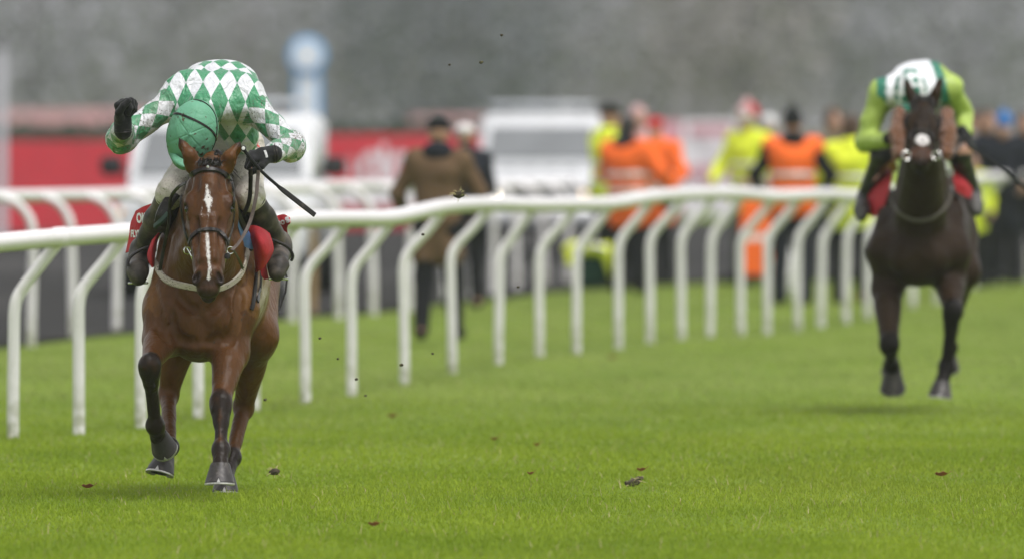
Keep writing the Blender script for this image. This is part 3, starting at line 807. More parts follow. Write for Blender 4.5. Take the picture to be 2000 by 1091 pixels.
MAT["eye"] = simple("eye_gloss", (.006, .004, .003), .08)
hm = M("hoof_horn", (.042, .037, .036), .45, 0, .3); hm.vary(30, .6, 4, (1, 1, .25)); hm.mix(hm.ramp(hm.noise(22, 3, stretch=(1, 1, .2)), .55, .75), (.13, .115, .105)); hm.mud(.60, 60, (.022, .018, .013), .12)
MAT["hoof"] = hm.m
MAT["shoe"] = simple("horseshoe_aluminium", (.62, .60, .57), .35, .7, vary=(60, .6))
lm = M("dark_leather", (.014, .011, .010), .42, 0, .3); lm.vary(60, .5, 4); lm.mix(lm.ramp(lm.noise(45, 3), .60, .72), (.06, .048, .038)); lm.bump(lm.noise(200, 2), .2, .003)
MAT["leather"] = lm.m
lm2 = M("rein_leather", (.10, .075, .062), .5); lm2.vary(80, .6, 3)
MAT["rein"] = lm2.m
MAT["steel"] = simple("bit_steel", (.62, .62, .60), .22, 1.0)
bm_ = M("breastplate_webbing", (.50, .44, .37), .8); bm_.vary(40, .75, 3); bm_.mud(.58, 160, (.05, .035, .022), .06, 9); bm_.bump(bm_.noise(300, 2), .3, .004)
MAT["webbing"] = bm_.m
hairm = M("black_horse_hair", (.012, .009, .008), .45)
MAT["hair"] = hairm.m

def tack_strap(name, prims, pts_px, D0, w, mat, parent, off=.004, th=.005, n=7, ends=None):
    px = catmull([V(x, y, 0) for x, y in pts_px], n); px = np.array(px)
    p, nr = raycast(prims, px[:, 0], px[:, 1], D0)
    p = p + nr * off
    # straps stay smooth
    for _ in range(2):
        p[1:-1] = (p[:-2] + 2 * p[1:-1] + p[2:]) / 4; nr[1:-1] = nr[:-2] + 2 * nr[1:-1] + nr[2:]
    nr = np.array([unit(a) for a in nr])
    m = MB(); m.strap(list(p), w, th, list(nr)); return m.build(name, mat, parent, True), p, nr

# ---------------------------------------------------------------- the leading bay horse
K = 404.0
H1 = HeadFrame(P(409.5, 318, 54.88), P(406.5, 573, 54.60), 1.04)
ears1 = [(P(377, 326, 54.90), P(369, 303, 54.88), P(350, 269, 54.90)), (P(441, 328, 54.90), P(450, 307, 54.88), P(470, 276, 54.90))]
trunk1 = [
    Ell(P(395, 606, 55.52), (.225, .27, .235), None, .08),
    Ell(P(405, 548, 55.85), (.225, .42, .375), None, .08),
    Ell(P(426, 540, 56.35), (.262, .55, .36), None, .10),
    Ell(P(444, 480, 56.95), (.238, .38, .33), None, .10),
    Cone(P(408, 362, 55.85), P(436, 372, 56.6), .09, .09, .12),
    Ell(P(356, 632, 55.335), (.080, .10, .10), None, .06), Ell(P(434, 628, 55.335), (.080, .10, .10), None, .06),
    Ell(P(388, 664, 55.42), (.12, .18, .10), None, .06), Cone(P(396, 600, 55.225), P(393, 665, 55.235), .012, .016, .05, op=-1),
    Cone(P(352, 430, 55.85), P(323, 605, 55.43), .07, .100, .08), Cone(P(468, 430, 55.85), P(463, 600, 55.43), .07, .100, .08),
    Cone(P(408, 485, 55.75), P(409, 372, 55.10), .195, .115, .08),
    Cone(P(401, 540, 55.5), P(407, 430, 54.98), .185, .095, .07),
    Cone(P(413, 372, 55.8), P(416, 318, 55.02), .085, .055, .06),
    Cone(P(340, 560, 55.42), P(352, 470, 55.38), .05, .04, .06), Cone(P(452, 560, 55.42), P(460, 480, 55.38), .05, .04, .06),
]
J1 = dict(trunk=trunk1, lines=[
    ([(336, 612), (340, 642), (356, 664), (380, 668)], .012, -1), ([(409, 668), (430, 656), (440, 628), (442, 600)], .011, -1),
    ([(470, 560), (466, 600), (458, 640), (446, 668)], .012, -1), ([(300, 565), (305, 605), (312, 640), (332, 668)], .012, -1),
    ([(350, 580), (362, 594), (380, 604)], .009, -1), ([(436, 582), (425, 598), (410, 606)], .009, -1),
    ([(318, 640), (326, 664)], .008, -1),
    ([(369, 425), (374, 460), (380, 500), (384, 520)], .0045, 1), ([(446, 420), (440, 455), (434, 490), (431, 515)], .0045, 1), ([(384, 500), (392, 515)], .004, 1),
    ([(327, 545), (322, 590), (330, 630)], .0045, 1), ([(462, 560), (452, 590), (456, 620)], .0045, 1), ([(430, 800), (428, 830), (430, 860)], .0045, 1)],
    fore=[dict(pts=[P(325, 600, 55.43), P(316, 662, 55.36), P(292, 713, 55.0), P(303, 830, 55.2), P(309, 852, 55.28)], back=V(.1, 1, 0)),
          dict(pts=[P(458, 604, 55.43), P(449, 688, 55.36), P(431, 787, 55.10), P(432, 878, 54.97), P(430, 908, 54.90)], back=V(0, 1, 0))],
    hind=[dict(pts=[P(392, 520, 56.85), P(352, 650, 56.4), P(329, 772, 56.5), P(331, 872, 56.0), P(323, 893, 55.87)]),
          dict(pts=[P(486, 555, 56.85), P(500, 655, 56.5), P(476, 795, 56.8), P(453, 892, 56.55), P(441, 930, 56.42)])])
def blaze1(h):
    u, w = h[:, 0], h[:, 1]
    c = np.interp(u, [.13, .17, .22, .28, .34, .42, .5, .56, .60], [-.012, -.006, -.002, .002, -.006, -.004, .002, .008, .002])
    hw = np.interp(u, [.12, .135, .16, .19, .215, .24, .29, .33, .36, .42, .50, .55, .60, .63], [-.02, .004, .007, .011, .022, .012, .001, -.005, .003, .0085, .008, .005, .009, -.02])
    b = hw * .95 - np.abs(w - c)
    c2 = np.interp(u, [.24, .27, .31], [-.03, -.034, -.030]); b2 = np.interp(u, [.225, .25, .29, .32], [-.01, -.002, -.001, -.01]) - np.abs(w - c2) * .6
    return np.maximum(b, b2)
swc = P(512, 590, 56.0)
def sweat1(v):
    x, y = to_px(v)
    return np.clip(1 - np.maximum(np.abs(v[:, 1] - 56.12) / .28, np.abs(v[:, 2] - (swc[2])) / .22), 0, 1) * (v[:, 0] > P(470, 590, 56)[0])
cols1 = dict(body=(.106, .042, .0105), deep=(.064, .025, .0068), flank_sheen=(.180, .082, .022), leg=(.0085, .0075, .007), face=(.058, .023, .009), mane=(.014, .010, .009), muzzle=(.019, .014, .012), nose=(.105, .042, .015))
coat1 = coat_material("bay_coat", cols1["body"], None, None, .38, .14, .0)
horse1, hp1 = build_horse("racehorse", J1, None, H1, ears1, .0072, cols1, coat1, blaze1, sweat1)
tag(horse1, "bay racehorse with a narrow white blaze galloping nearest, one foreleg folded", "horse", "galloping racehorses")
hoof(horse1, P(430, 908, 54.89), V(0, -.10, -1), V(-.05, -1, .16), MAT, 1.08)
hoof(horse1, P(311, 850, 55.28), V(.28, .75, -.60), V(.10, -.62, -.75), MAT, .96)
hoof(horse1, P(322, 893, 55.86), V(-.22, -.25, -.95), V(-.15, -.95, .36), MAT, 1.05)
hoof(horse1, P(441, 930, 56.41), V(0, -.15, -1), V(-.05, -1, .0), MAT, 1.0)
# tail
m = MB(); dock = P(462, 400, 57.25)
for i in range(46):
    ex, ey = rng.uniform(500, 541), rng.uniform(560, 668)
    if i < 9: ex, ey = rng.uniform(515, 546), rng.uniform(585, 676)
    e = P(ex, ey, rng.uniform(57.3, 57.6)); a = P(rng.uniform(478, 500), rng.uniform(420, 460), 57.42)
    pts = catmull([dock + rng.normal(0, .012, 3), a, (a + e) / 2 + V(rng.normal(.01, .045), .05, rng.normal(0, .04)), e, e + V(rng.normal(-.03, .02), 0, rng.uniform(-.05, .01))], 5)
    m.tube(pts, list(np.linspace(.010, .0010, len(pts))), 5)
m.build("tail", MAT["hair"], horse1, True)
# forelock and mane: tufts of dark hair
m = MB()
for i in range(150):
    x = rng.uniform(388, 432); b0 = P(x, rng.uniform(318, 327), 54.86)
    e = P(x + rng.normal(0, 5), rng.uniform(308, 328), 54.82)
    pts = catmull([b0, (b0 + e) / 2 + V(rng.normal(0, .004), -.008, .014), e], 4); m.tube(pts, list(np.linspace(.003, .0008, len(pts))), 4)
for i in range(160):
    t = rng.uniform(0, 1); b0 = P(413 + rng.normal(0, 3), 318 - 10 * t * 0 + rng.uniform(-22, -8), 54.98 + .62 * t) + V(0, 0, .0)
    b0[2] = P(413, 306, 55.0)[2] - .02 * t + rng.normal(0, .01)
    e = b0 + V(rng.normal(.06, .03), rng.normal(0, .03), rng.uniform(-.12, .02))
    pts = catmull([b0 - V(0, 0, .04), b0 + V(.02, 0, .015), e], 4); m.tube(pts, list(np.linspace(.006, .0015, len(pts))), 4)
m.build("mane", MAT["hair"], horse1, True)
# ---------------- bridle, reins, breastplate
D0 = 54.0
bridle, p_, n_ = tack_strap("bridle", hp1, [(361, 356), (374, 341), (391, 334), (405, 331.5), (420, 332.5), (435, 338), (445, 345), (450, 354)], D0, .026, MAT["leather"], horse1, .005, .006)
bridle.name = "bridle"
tack_strap("noseband", hp1, [(372, 475), (376, 462), (388, 452), (405, 448.5), (422, 450), (436, 459), (441, 470), (443, 478)], D0, .021, MAT["leather"], bridle, .006, .006)
tack_strap("cheekpiece", hp1, [(362, 357), (356.5, 377), (356, 399), (358, 422), (363, 450), (369, 468), (372, 478)], D0, .017, MAT["leather"], bridle, .006, .005)
tack_strap("cheekpiece", hp1, [(451, 356), (454.5, 380), (455, 400), (454, 425), (451, 447), (446, 464), (442, 478)], D0, .017, MAT["leather"], bridle, .006, .005)
def ring_mesh(c, r, t, nrm, n=20):
    Rr = frame(nrm, UP if abs(unit(nrm)[2]) < .9 else V(1, 0, 0)); m = MB()
    pts = [np.array(c) + r * (math.cos(a) * Rr[0] + math.sin(a) * Rr[2]) for a in np.linspace(0, 2 * math.pi, n)]
    m.tube(pts, t, 7, False); return m
for (cx, cy, bx0, by0, bx1, by1) in ((366, 489, 365, 484, 379, 516), (450, 489, 443, 488, 436, 519)):
    p, nr = raycast(hp1, [min(max(cx, 369), 446)], [cy], D0); c = p[0] + V((cx - min(max(cx, 369), 446)) / K, 0, 0)
    m = ring_mesh(c + V(0, -.02, 0), .017, .0035, V(.3, -1, 0)); q = [P(bx0, by0, c[1] - .015), P((bx0 + bx1) / 2 + (2 if cx < 400 else 1), (by0 + by1) / 2, c[1] - .03), P(bx1, by1, c[1] - .02)]
    m.tube(catmull(q, 5), .0048, 7); m.build("bit_ring", MAT["steel"], bridle, True)
m = MB(); m.lathe([(.004, -.012), (.014, -.01), (.016, 0), (.012, .014), (.003, .018)], P(444, 501, 54.62), 12); m.build("bit_guard", MAT["leather"], bridle, True)
m = MB(); m.lathe([(.002, -.008), (.007, -.004), (.007, .004), (.002, .008)], P(406, 326, 54.76), 10); m.build("poll_stud", MAT["steel"], bridle, True)
# reins
def free_strap(name, pts, w, nrm, mat, parent, th=.004, n=8):
    p = catmull([P(*q) for q in pts], n); m = MB(); m.strap(p, w, th, nrm); return m.build(name, mat, parent, True)
free_strap("rein", [(505, 333, 54.95), (503, 352, 54.95), (500, 385, 54.92), (490, 428, 54.9), (478, 455, 54.85), (464, 477, 54.75), (452, 489, 54.68)], .019, V(-.3, -1, .1), MAT["rein"], bridle)
free_strap("rein", [(363, 357, 54.78), (347, 367, 54.9), (335, 384, 55.0), (331.5, 408, 55.06), (329, 440, 55.08), (322, 475, 55.12), (312, 528, 55.15)], .017, V(.2, -1, .2), MAT["leather"], bridle)
free_strap("rein", [(489, 330, 54.98), (489.5, 352, 55.0), (487, 390, 55.05), (476, 420, 55.08)], .022, V(-.2, -1, .1), MAT["leather"], bridle)
bp = np.array([(303.5, 480), (303, 502), (308, 523), (319, 540), (331, 549.5), (348, 555), (375, 560), (400, 563), (431, 562), (456, 549), (471, 532), (479, 508), (484, 482)])
breast, p_, n_ = tack_strap("breastplate", hp1, [tuple(q) for q in bp], 54.9, .034, MAT["webbing"], horse1, .004, .007)
free_strap("neck_strap", [(455, 487, 54.72), (466, 506, 54.95), (474, 524, 55.1)], .014, V(0, -1, .2), MAT["leather"], breast)
for q in ((302.5, 484), (484, 484)):
    p, nr = raycast(hp1, [q[0]], [q[1]], 54.9); m = MB(); m.box(p[0] + nr[0] * .016, (.022, .016, .04), bev=.004); m.build("buckle", MAT["leather"], breast)
for pts in ([(500, 525), (497, 560), (494, 590), (490, 604)], [(509, 528), (507, 560), (501, 588)]):
    tack_strap("girth", hp1, pts, 55.0, .026, MAT["leather"], horse1, .004, .006)
free_strap("loose_strap", [(419, 690, 55.6), (420, 712, 55.6), (419, 740, 55.62), (414, 768, 55.62)], .008, V(1, -1, 0), MAT["leather"], horse1, .004)

# ================================================================ people: one skeleton builder for all
def hand_prims(wr, d, palm, side, curl, rel=1.0, size=1.0, grp=6, thumb=.6, spread=.0):
    """wr wrist, d towards the knuckles, palm: direction the palm faces, side: towards the thumb"""
    size = size * rel; d = unit(d); palm = unit(np.array(palm) - (np.array(palm) @ d) * d); side = np.cross(d, palm) if np.cross(d, palm) @ np.array(side) > 0 else -np.cross(d, palm)
    wr = np.array(wr, float); z = size; R = np.array([d, side, palm])
    pr = [Ell(wr + d * .048 * z, np.array((.052, .041, .017)) * z, R, .012, grp), Cone(wr - d * .02 * z, wr + d * .02 * z, .024 * z, .026 * z, .02, grp),
          Cone(wr + d * .078 * z + side * .030 * z, wr + d * .072 * z - side * .030 * z, .0135 * z, .012 * z, .01, grp)]
    for i, (o, L) in enumerate(((.030, .95), (.010, 1.05), (-.011, 1.0), (-.031, .8))):
        b = wr + d * (.082 - .004 * abs(i - 1)) * z + side * o * z; a = 0; p = b
        for j, (ph, r) in enumerate(((.043, .0102), (.028, .0094), (.022, .0085))):
            a += curl[j] * (1 + .06 * (i - 1)); q = unit(math.cos(a) * d + math.sin(a) * palm + spread * (1.5 - i) * side)
            e = p + q * ph * L * z; pr.append(Cone(p, e, r * z, (r - .0008) * z, .004, grp)); p = e
    t0 = wr + d * .025 * z + side * .030 * z + palm * .008 * z; t1 = t0 + unit(d * .7 + side * .75 + palm * .3) * .042 * z
    t2 = t1 + unit(d * .9 + palm * thumb - side * .2 * thumb) * .032 * z; t3 = t2 + unit(d * .6 + palm * thumb - side * .6 * thumb) * .026 * z
    pr += [Cone(t0, t1, .0165 * z, .0125 * z, .012, grp), Cone(t1, t2, .0122 * z, .0105 * z, .006, grp), Cone(t2, t3, .0105 * z, .0088 * z, .005, grp)]
    return pr

def human_prims(J, z=1.0):
    """groups: 0 torso, 1 head, 2/3 arms, 4/5 legs, 6/7 hands, 8/9 feet"""
    lat = unit(J["shR"] - J["shL"]); hl = unit(J["hipR"] - J["hipL"]); g = []
    pel, mid, ch, nk = J["pelvis"], J["mid"], J["chest"], J["neck"]
    for s in (-1, 1):
        g += [Cone(pel + hl * s * .062 * z, mid + (hl + lat) * s * .030 * z, .098 * z, .092 * z, .06, 0), Cone(mid + (hl + lat) * s * .030 * z, ch + lat * s * .080 * z, .092 * z, .102 * z, .06, 0)]
        sh = J["shR"] if s > 0 else J["shL"]
        g += [Cone(ch + lat * s * .06 * z, sh, .09 * z, .062 * z, .06, 0), Cone(nk, sh, .045 * z, .052 * z, .05, 0)]
    g += [Cone(ch, nk, .09 * z, .055 * z, .05, 0), Cone(nk, J["head"], .054 * z, .050 * z, .03, 1)]
    f, u = unit(J["face"]), unit(J["crown"]); u = unit(u - (u @ f) * f); sd = np.cross(f, u); R = np.array([sd, f, u]); h = J["head"]
    g += [Ell(h + u * .025 * z - f * .012 * z, np.array((.073, .094, .100)) * z, R, .02, 1), Ell(h - u * .055 * z + f * .040 * z, np.array((.052, .052, .062)) * z, R, .04, 1),
          Cone(h + u * .008 * z + f * .085 * z, h - u * .035 * z + f * .104 * z, .010 * z, .014 * z, .012, 1), Cone(h - u * .068 * z + f * .078 * z - sd * .02 * z, h - u * .068 * z + f * .078 * z + sd * .02 * z, .012 * z, .012 * z, .01, 1)]
    for s in (-1, 1):
        g += [Ell(h + sd * s * .073 * z - f * .01 * z, np.array((.012, .022, .032)) * z, R, .01, 1), Ell(h + sd * s * .030 * z + f * .083 * z + u * .012 * z, np.array((.017, .012, .010)) * z, R, .01, 1, -1)]
    for s, A, sh, el, wr in ((-1, 2, "shL", "elL", "wrL"), (1, 3, "shR", "elR", "wrR")):
        g += [Cone(J[sh], J[el], .054 * z, .042 * z, .04, A), Cone(J[el], J[wr], .043 * z, .028 * z, .025, A)]
        g += hand_prims(J[wr], *J["hand" + ("L" if s < 0 else "R")], size=z, grp=6 if s < 0 else 7)
    for A, B, hp, kn, an, to in ((4, 8, "hipL", "knL", "anL", "toL"), (5, 9, "hipR", "knR", "anR", "toR")):
        g += [Cone(J[hp], J[kn], .090 * z, .058 * z, .06, A), Cone(J[kn], J[kn] * .6 + J[an] * .4 + V(0, 0, 0), .056 * z, .048 * z, .04, A), Cone(J[kn] * .6 + J[an] * .4, J[an], .048 * z, .036 * z, .03, A)]
        d = unit(J[to] - J[an]); 
        g += [Cone(J[an] - UP * .02, J[to], .042 * z, .034 * z, .03, B), Cone(J[an] - UP * .035 - d * .03, J[an] - UP * .01, .036 * z, .038 * z, .03, B)]
    return g
def seg(J, a, b, t): return J[a] * (1 - t) + J[b] * t

def garment(name, prims, voxel, mat, parent, noise=(.010, 16), seed=1, uvfun=None, noise2=None, mudfun=None):
    v, q = surface(prims, voxel)
    if noise: v = displace(v, q, noise[0], noise[1], seed)
    if noise2: v = displace(v, q, noise2[0], noise2[1], seed + 5)
    uv = uvfun(v, q) if uvfun else None
    return link(name, mesh_np(name, v, q, True, uv=uv, attrs={'mud': mudfun(v)} if mudfun else None), mat, parent)

def body_mesh(name, prims, voxel, skin, cloth_col=None):
    v, q = surface(prims, voxel)
    return link(name, mesh_np(name, v, q, True), skin)

sk = M("skin", (.45, .25, .17), .5); sk.vary(20, .85); sk.b.inputs["Subsurface Weight"].default_value = .05; sk.b.inputs["Subsurface Radius"].default_value = (.02, .01, .005)
MAT["skin"] = sk.m

# patterned silks: the diamonds run in the shirt's own unrolled coordinates
def diamond_uv(v, q, prims, J, groups, du, dv):
    ctr = v[q].mean(1); g = nearest_group(prims, ctr, groups); uv = np.zeros((len(q), 4, 2))
    def unroll(pts, path, ref, side, rad, lin=False):
        best = np.full(len(pts), 9.0); s = np.zeros(len(pts)); t = np.zeros(len(pts)); L = 0
        for a, b in zip(path[:-1], path[1:]):
            d = b - a; n = np.linalg.norm(d); d = d / n; k = (pts - a) @ d; kc = np.clip(k, 0, n); r = pts - (a + kc[:, None] * d); dist = np.linalg.norm(r, axis=1)
            e1 = unit(ref - (ref @ d) * d); e2 = np.cross(d, e1); e2 = e2 if e2 @ side > 0 else -e2
            ang = np.arctan2(r @ e2, r @ e1)
            m = dist < best; best[m] = dist[m]; s[m] = (L + k)[m] if a is path[0] else (L + kc)[m]; t[m] = ang[m] * rad; L += n
        if lin:
            t = (pts - path[0]) @ side * 1.06; s = np.arctan2(pts[:, 2] - lin[2], lin[1] - pts[:, 1]) * lin[3]
        return s, t
    for gi in range(len(groups)):
        path, ref, side, rad, lin = J[gi]; m = g == gi
        if not m.any(): continue
        s, t = unroll(v[q[m]].reshape(-1, 3), path, ref, side, rad, lin); s = s.reshape(-1, 4); t = t.reshape(-1, 4)
        per = 2 * math.pi * rad; t = t if lin else t - per * np.round((t - t[:, :1]) / per)
        uv[m, :, 0] = t / du + s / dv; uv[m, :, 1] = t / du - s / dv
    return uv.reshape(-1, 2)
def silk_material(name, c1, c2, mud=.60):
    m = M(name, c1, .42)
    uv = m.n("UVMap", uv_map="UVMap").outputs[0]
    mp = m.n("Mapping"); mp.inputs["Location"].default_value = (100.0, 100.0, .5); m.l(uv, mp.inputs[0])
    ck = m.n("TexChecker"); ck.inputs["Scale"].default_value = 1.0; ck.inputs["Color1"].default_value = (*c1, 1); ck.inputs["Color2"].default_value = (*c2, 1)
    m.l(mp.outputs[0], ck.inputs["Vector"]); m.use(ck.outputs["Color"])
    m.vary(12, .88)
    return m
# ---------------------------------------------------------------- rider of the leading horse
R1 = dict(pelvis=P(436, 236, 56.0), mid=P(430, 176, 55.78), chest=P(416, 190, 55.50), neck=P(403, 212, 55.33), head=P(377, 258, 55.14),
    face=V(-.25, .15, -1), crown=V(-.1, -1, -.1), shL=P(345, 196, 55.47), shR=P(487, 203, 55.47), elL=P(237, 268, 55.30), elR=P(568, 284, 55.34), wrL=P(240, 247, 55.06), wrR=P(527, 302, 55.06),
    handL=(V(-.02, -.05, 1), V(.9, -.5, 0), V(.4, -1, 0), (1.25, 1.6, .9), 1.32), handR=(V(-1, -.25, -.12), V(0, .45, -.9), V(0, -1, .3), (1.1, 1.3, .8), 1.14),
    hipL=P(400, 292, 55.88), hipR=P(470, 292, 55.88), knL=P(333, 378, 55.48), knR=P(489, 384, 55.52), anL=P(273, 490, 55.78), anR=P(548, 476, 55.78), toL=P(269, 528, 55.60), toR=P(543, 520, 55.60))
rp1 = human_prims(R1)
rider1 = body_mesh("person", rp1, .010, MAT["skin"])
tag(rider1, "jockey in green and white diamond silks, head bowed, one fist raised, on the bay horse", "person", "jockeys in the race")
white_silk = (.60, .61, .635); green_silk = (.032, .228, .100)
sm1 = silk_material("diamond_silk", green_silk, white_silk)
# mud flung up: more of it low and on the sleeves
ma = sm1.attr("mud").outputs["Fac"]
def specks(m, scale, thr, col, soft):
    t = m.math('ADD', m.noise(scale, 2), m.math('MULTIPLY', m.math('SUBTRACT', m.noise(7, 2), .5), .30)); t = m.math('ADD', t, m.math('MULTIPLY', m.math('SUBTRACT', ma, 1.0), .30))
    m.mix(m.ramp(t, thr, thr + soft), col)
specks(sm1, 130, .572, (.10, .08, .06), .04); specks(sm1, 80, .63, (.06, .045, .03), .03)
sm1.mix(sm1.math('MULTIPLY', sm1.math('MULTIPLY', ma, .30), sm1.ramp(sm1.noise(9, 3), .4, .65)), (.30, .27, .23))
sm1.bump(sm1.noise(13, 2, dist=1.4, stretch=(1, 1, .55)), .55, .05); sm1.bump(sm1.noise(30, 3, dist=1.0, stretch=(1.0, 1, .7)), .45, .02); sm1.bump(sm1.noise(80, 2, dist=.5), .2, .005)
sm1.b.inputs["Sheen Weight"].default_value = .15
MAT["silk"] = sm1.m
sil = [p for p in inflate([p for p in rp1 if p.grp == 0], .016)]
sil += [Ell(P(428, 172, 55.74), (.175, .20, .125), None, .08, 0), Cone(P(452, 225, 55.58), P(472, 268, 55.62), .10, .085, .05, 0), Cone(P(366, 176, 55.5), P(345, 196, 55.47), .085, .075, .06, 0), Cone(P(478, 182, 55.5), P(487, 203, 55.47), .09, .078, .06, 0)]
for A, sh, el, wr in ((2, "shL", "elL", "wrL"), (3, "shR", "elR", "wrR")):
    sil += [Cone(R1[sh], R1[el], .070, .062, .05, A), Cone(R1[el], seg(R1, el, wr, .80), .064, .046, .03, A), Ell(R1[el] + V(0, .02, -.018), (.062, .058, .060), None, .04, A),
            Cone(seg(R1, el, wr, .80), seg(R1, el, wr, .88), .040, .036, .02, A)]
path_t = [R1["pelvis"] + V(0, 0, -.05), R1["mid"], P(424, 186, 55.52), P(412, 216, 55.36), P(410, 300, 55.33)]
mapJ = [(path_t, V(0, -.35, 1), V(1, 0, 0), .155, (0, 55.84, P(0, 240, 55.8)[2], .27)), ([R1["shL"], R1["elL"], R1["wrL"]], V(.3, -.6, 1), V(0, -1, 0), .066, False), ([R1["shR"], R1["elR"], R1["wrR"]], V(-.3, -.6, 1), V(0, 1, 0), .066, False)]
silk1 = garment("silk_shirt", sil, .0068, MAT["silk"], rider1, (.016, 11), 2, lambda v, q: diamond_uv(v, q, sil, mapJ, (0, 2, 3), .088, .112), (.008, 26), lambda v: np.clip(nearest_group(sil, v, (0, 2, 3)) * 1.0, 0, 1) * .9 + .65 * np.clip((P(0, 185, 55.5)[2] - v[:, 2]) / .12, 0, 1) * (nearest_group(sil, v, (0, 2, 3)) == 0))
gs = M("green_silk", green_silk, .42); gs.vary(14, .8); gs.mud(.66, 90, (.05, .04, .025), .03); gs.bump(gs.noise(30, 3, dist=.8), .35, .012); MAT["green_silk"] = gs.m
col_ = [Cone(P(425, 210, 55.36), P(404, 206, 55.28), .030, .026, .03), Cone(P(404, 206, 55.28), P(380, 212, 55.32), .026, .024, .03), Cone(P(425, 210, 55.36), P(422, 232, 55.36), .03, .022, .03), Cone(P(412, 197, 55.36), P(412, 190, 55.42), .03, .02, .03)]
garment("collar", col_, .006, MAT["green_silk"], rider1, (.010, 30), 4)
br = M("white_breeches", (.60, .56, .50), .7); br.vary(9, .82); br.mud(.62, 110, (.20, .16, .12), .08, 4); br.mix(br.math('MULTIPLY', br.ramp(br.noise(7, 4), .45, .7), .45), (.26, .21, .16)); br.bump(br.noise(14, 3, dist=1.2), .6, .03); br.bump(br.noise(40, 3, dist=.7), .4, .010); MAT["breeches"] = br.m
bl = inflate([p for p in rp1 if p.grp == 0], .004)[:2] 
for A, hp, kn, an in ((4, "hipL", "knL", "anL"), (5, "hipR", "knR", "anR")):
    bl += [Cone(R1[hp], R1[kn], .108, .071, .06, A), Cone(R1[kn], seg(R1, kn, an, .10), .069, .058, .03, A)]
bl += [Cone(seg(R1, "pelvis", "mid", .3), R1["hipL"], .11, .1, .06), Cone(seg(R1, "pelvis", "mid", .3), R1["hipR"], .11, .1, .06)]
breech1 = garment("breeches", bl, .0085, MAT["breeches"], rider1, (.012, 18), 6, None, (.006, 40))
bt = M("muddy_boot", (.040, .034, .030), .5, 0, .25); bt.vary(18, .6, 4); bt.mix(bt.ramp(bt.noise(14, 5), .42, .68), (.115, .095, .076)); bt.mud(.66, 110, (.03, .022, .016), .05); bt.bump(bt.noise(40, 3, dist=.5), .25, .006); MAT["boot"] = bt.m
for A, B, kn, an, to, sx in ((4, 8, "knL", "anL", "toL", -1), (5, 9, "knR", "anR", "toR", 1)):
    k2 = seg(R1, kn, an, .08); d = unit(R1[to] - R1[an])
    bp_ = [Cone(k2, seg(R1, kn, an, .45), .062, .056, .03), Cone(seg(R1, kn, an, .45), R1[an], .056, .046, .03), Cone(R1[an] + V(0, .03, -.02), R1[to], .050, .047, .03), Cone(R1[to], R1[to] + V(-sx * .004, -.03, -.035), .047, .040, .03),
           Cone(R1[an] + V(sx * .01, .04, -.05), R1[an] + V(0, .02, .02), .045, .045, .03)]
    garment("boot", bp_, .008, MAT["boot"], rider1, (.007, 20), 8 + sx)
    # boot top: a darker rolled cuff
    ax = unit(R1[an] - R1[kn]); c = seg(R1, kn, an, .075); Rr = frame(ax, V(0, 1, 0)); m = MB()
    m.tube([c + .062 * (math.cos(a) * Rr[0] + math.sin(a) * Rr[2]) for a in np.linspace(0, 2 * math.pi, 25)], .006, 7, False); m.build("boot_cuff", MAT["leather"], rider1, True)
gv = M("black_glove", (.008, .008, .009), .75, 0, .2); gv.vary(60, .6); gv.bump(gv.noise(160, 2), .3, .004); gv.b.inputs["Sheen Weight"].default_value = .12; MAT["glove"] = gv.m
for g, wr, el in ((6, "wrL", "elL"), (7, "wrR", "elR")):
    gp = inflate([p for p in rp1 if p.grp == g], .0032); a = unit(R1["handL" if g == 6 else "handR"][0])
    gp += [Cone(R1[wr] - a * .02, R1[wr] + a * .04, .040, .037, .02)]
    gl = garment("glove", gp, .0042, MAT["glove"], rider1, (.003, 50), 12)
    c = R1[wr] - a * .028; Rr = frame(a, V(0, 1, 0)); m = MB()
    for o, r in ((0, .0400), (.012, .0400)):
        m.tube([c + a * o + r * (math.cos(t) * Rr[0] + math.sin(t) * Rr[2]) for t in np.linspace(0, 2 * math.pi, 19)], .0045, 6, False)
    m.build("glove_cuff", MAT["leather"], gl, True)
    if g == 7:
        ps, nr = raycast(gp, [517, 519, 520.5, 521.5], [294, 299, 304, 308], 54.6, .0015); m = MB(); m.strap(list(ps), .012, .0015, list(nr)); m.build("glove_tab", simple("white_print", (.7, .7, .7), .6, vary=(300, .3)), gl)
# helmet with its silk cover
hc = P(375.5, 259, 55.13); cu = unit(V(-.10, -1, -.06)); cb = unit(V(.36, 0, .93)); cb = unit(cb - (cb @ cu) * cu); cs = np.cross(cu, cb); cs = cs if cs[0] > 0 else -cs
HR = (.1225, .163, .128)
def helm(th, az, dr=0.0):
    return hc + cs * math.sin(th) * math.cos(az) * (HR[0] + dr) + cb * math.sin(th) * math.sin(az) * (HR[1] + dr) + cu * math.cos(th) * (HR[2] + dr)
m = MB(); rings = []
for th in np.linspace(.03, 1.95, 34):
    ring = []
    for az in np.linspace(0, 2 * math.pi, 120, endpoint=False):
        ph = (az + .42) % (math.pi / 3); ds = min(ph, math.pi / 3 - ph) * math.sin(th) * .14
        ring.append(helm(th, az, -.0022 * math.exp(-(ds / .0030) ** 2) + .0012 * math.sin(th * 9 + az * 3)))
    rings.append(ring)
m.loft(rings, True)
cpm = M("green_cap_silk", (.125, .340, .215), .62, 0, .3); cpm.vary(10, .85)
cpm.mix(cpm.ramp(cpm.noise(9, 4, dist=.4, stretch=(1, 1, .6)), .56, .68), (.055, .16, .075)); cpm.mud(.63, 38, (.07, .055, .03), .06, 7); cpm.bump(cpm.noise(16, 3, dist=1.0), .4, .018)
MAT["cap"] = cpm.m
helmet1 = m.build("helmet", MAT["cap"], rider1, True)
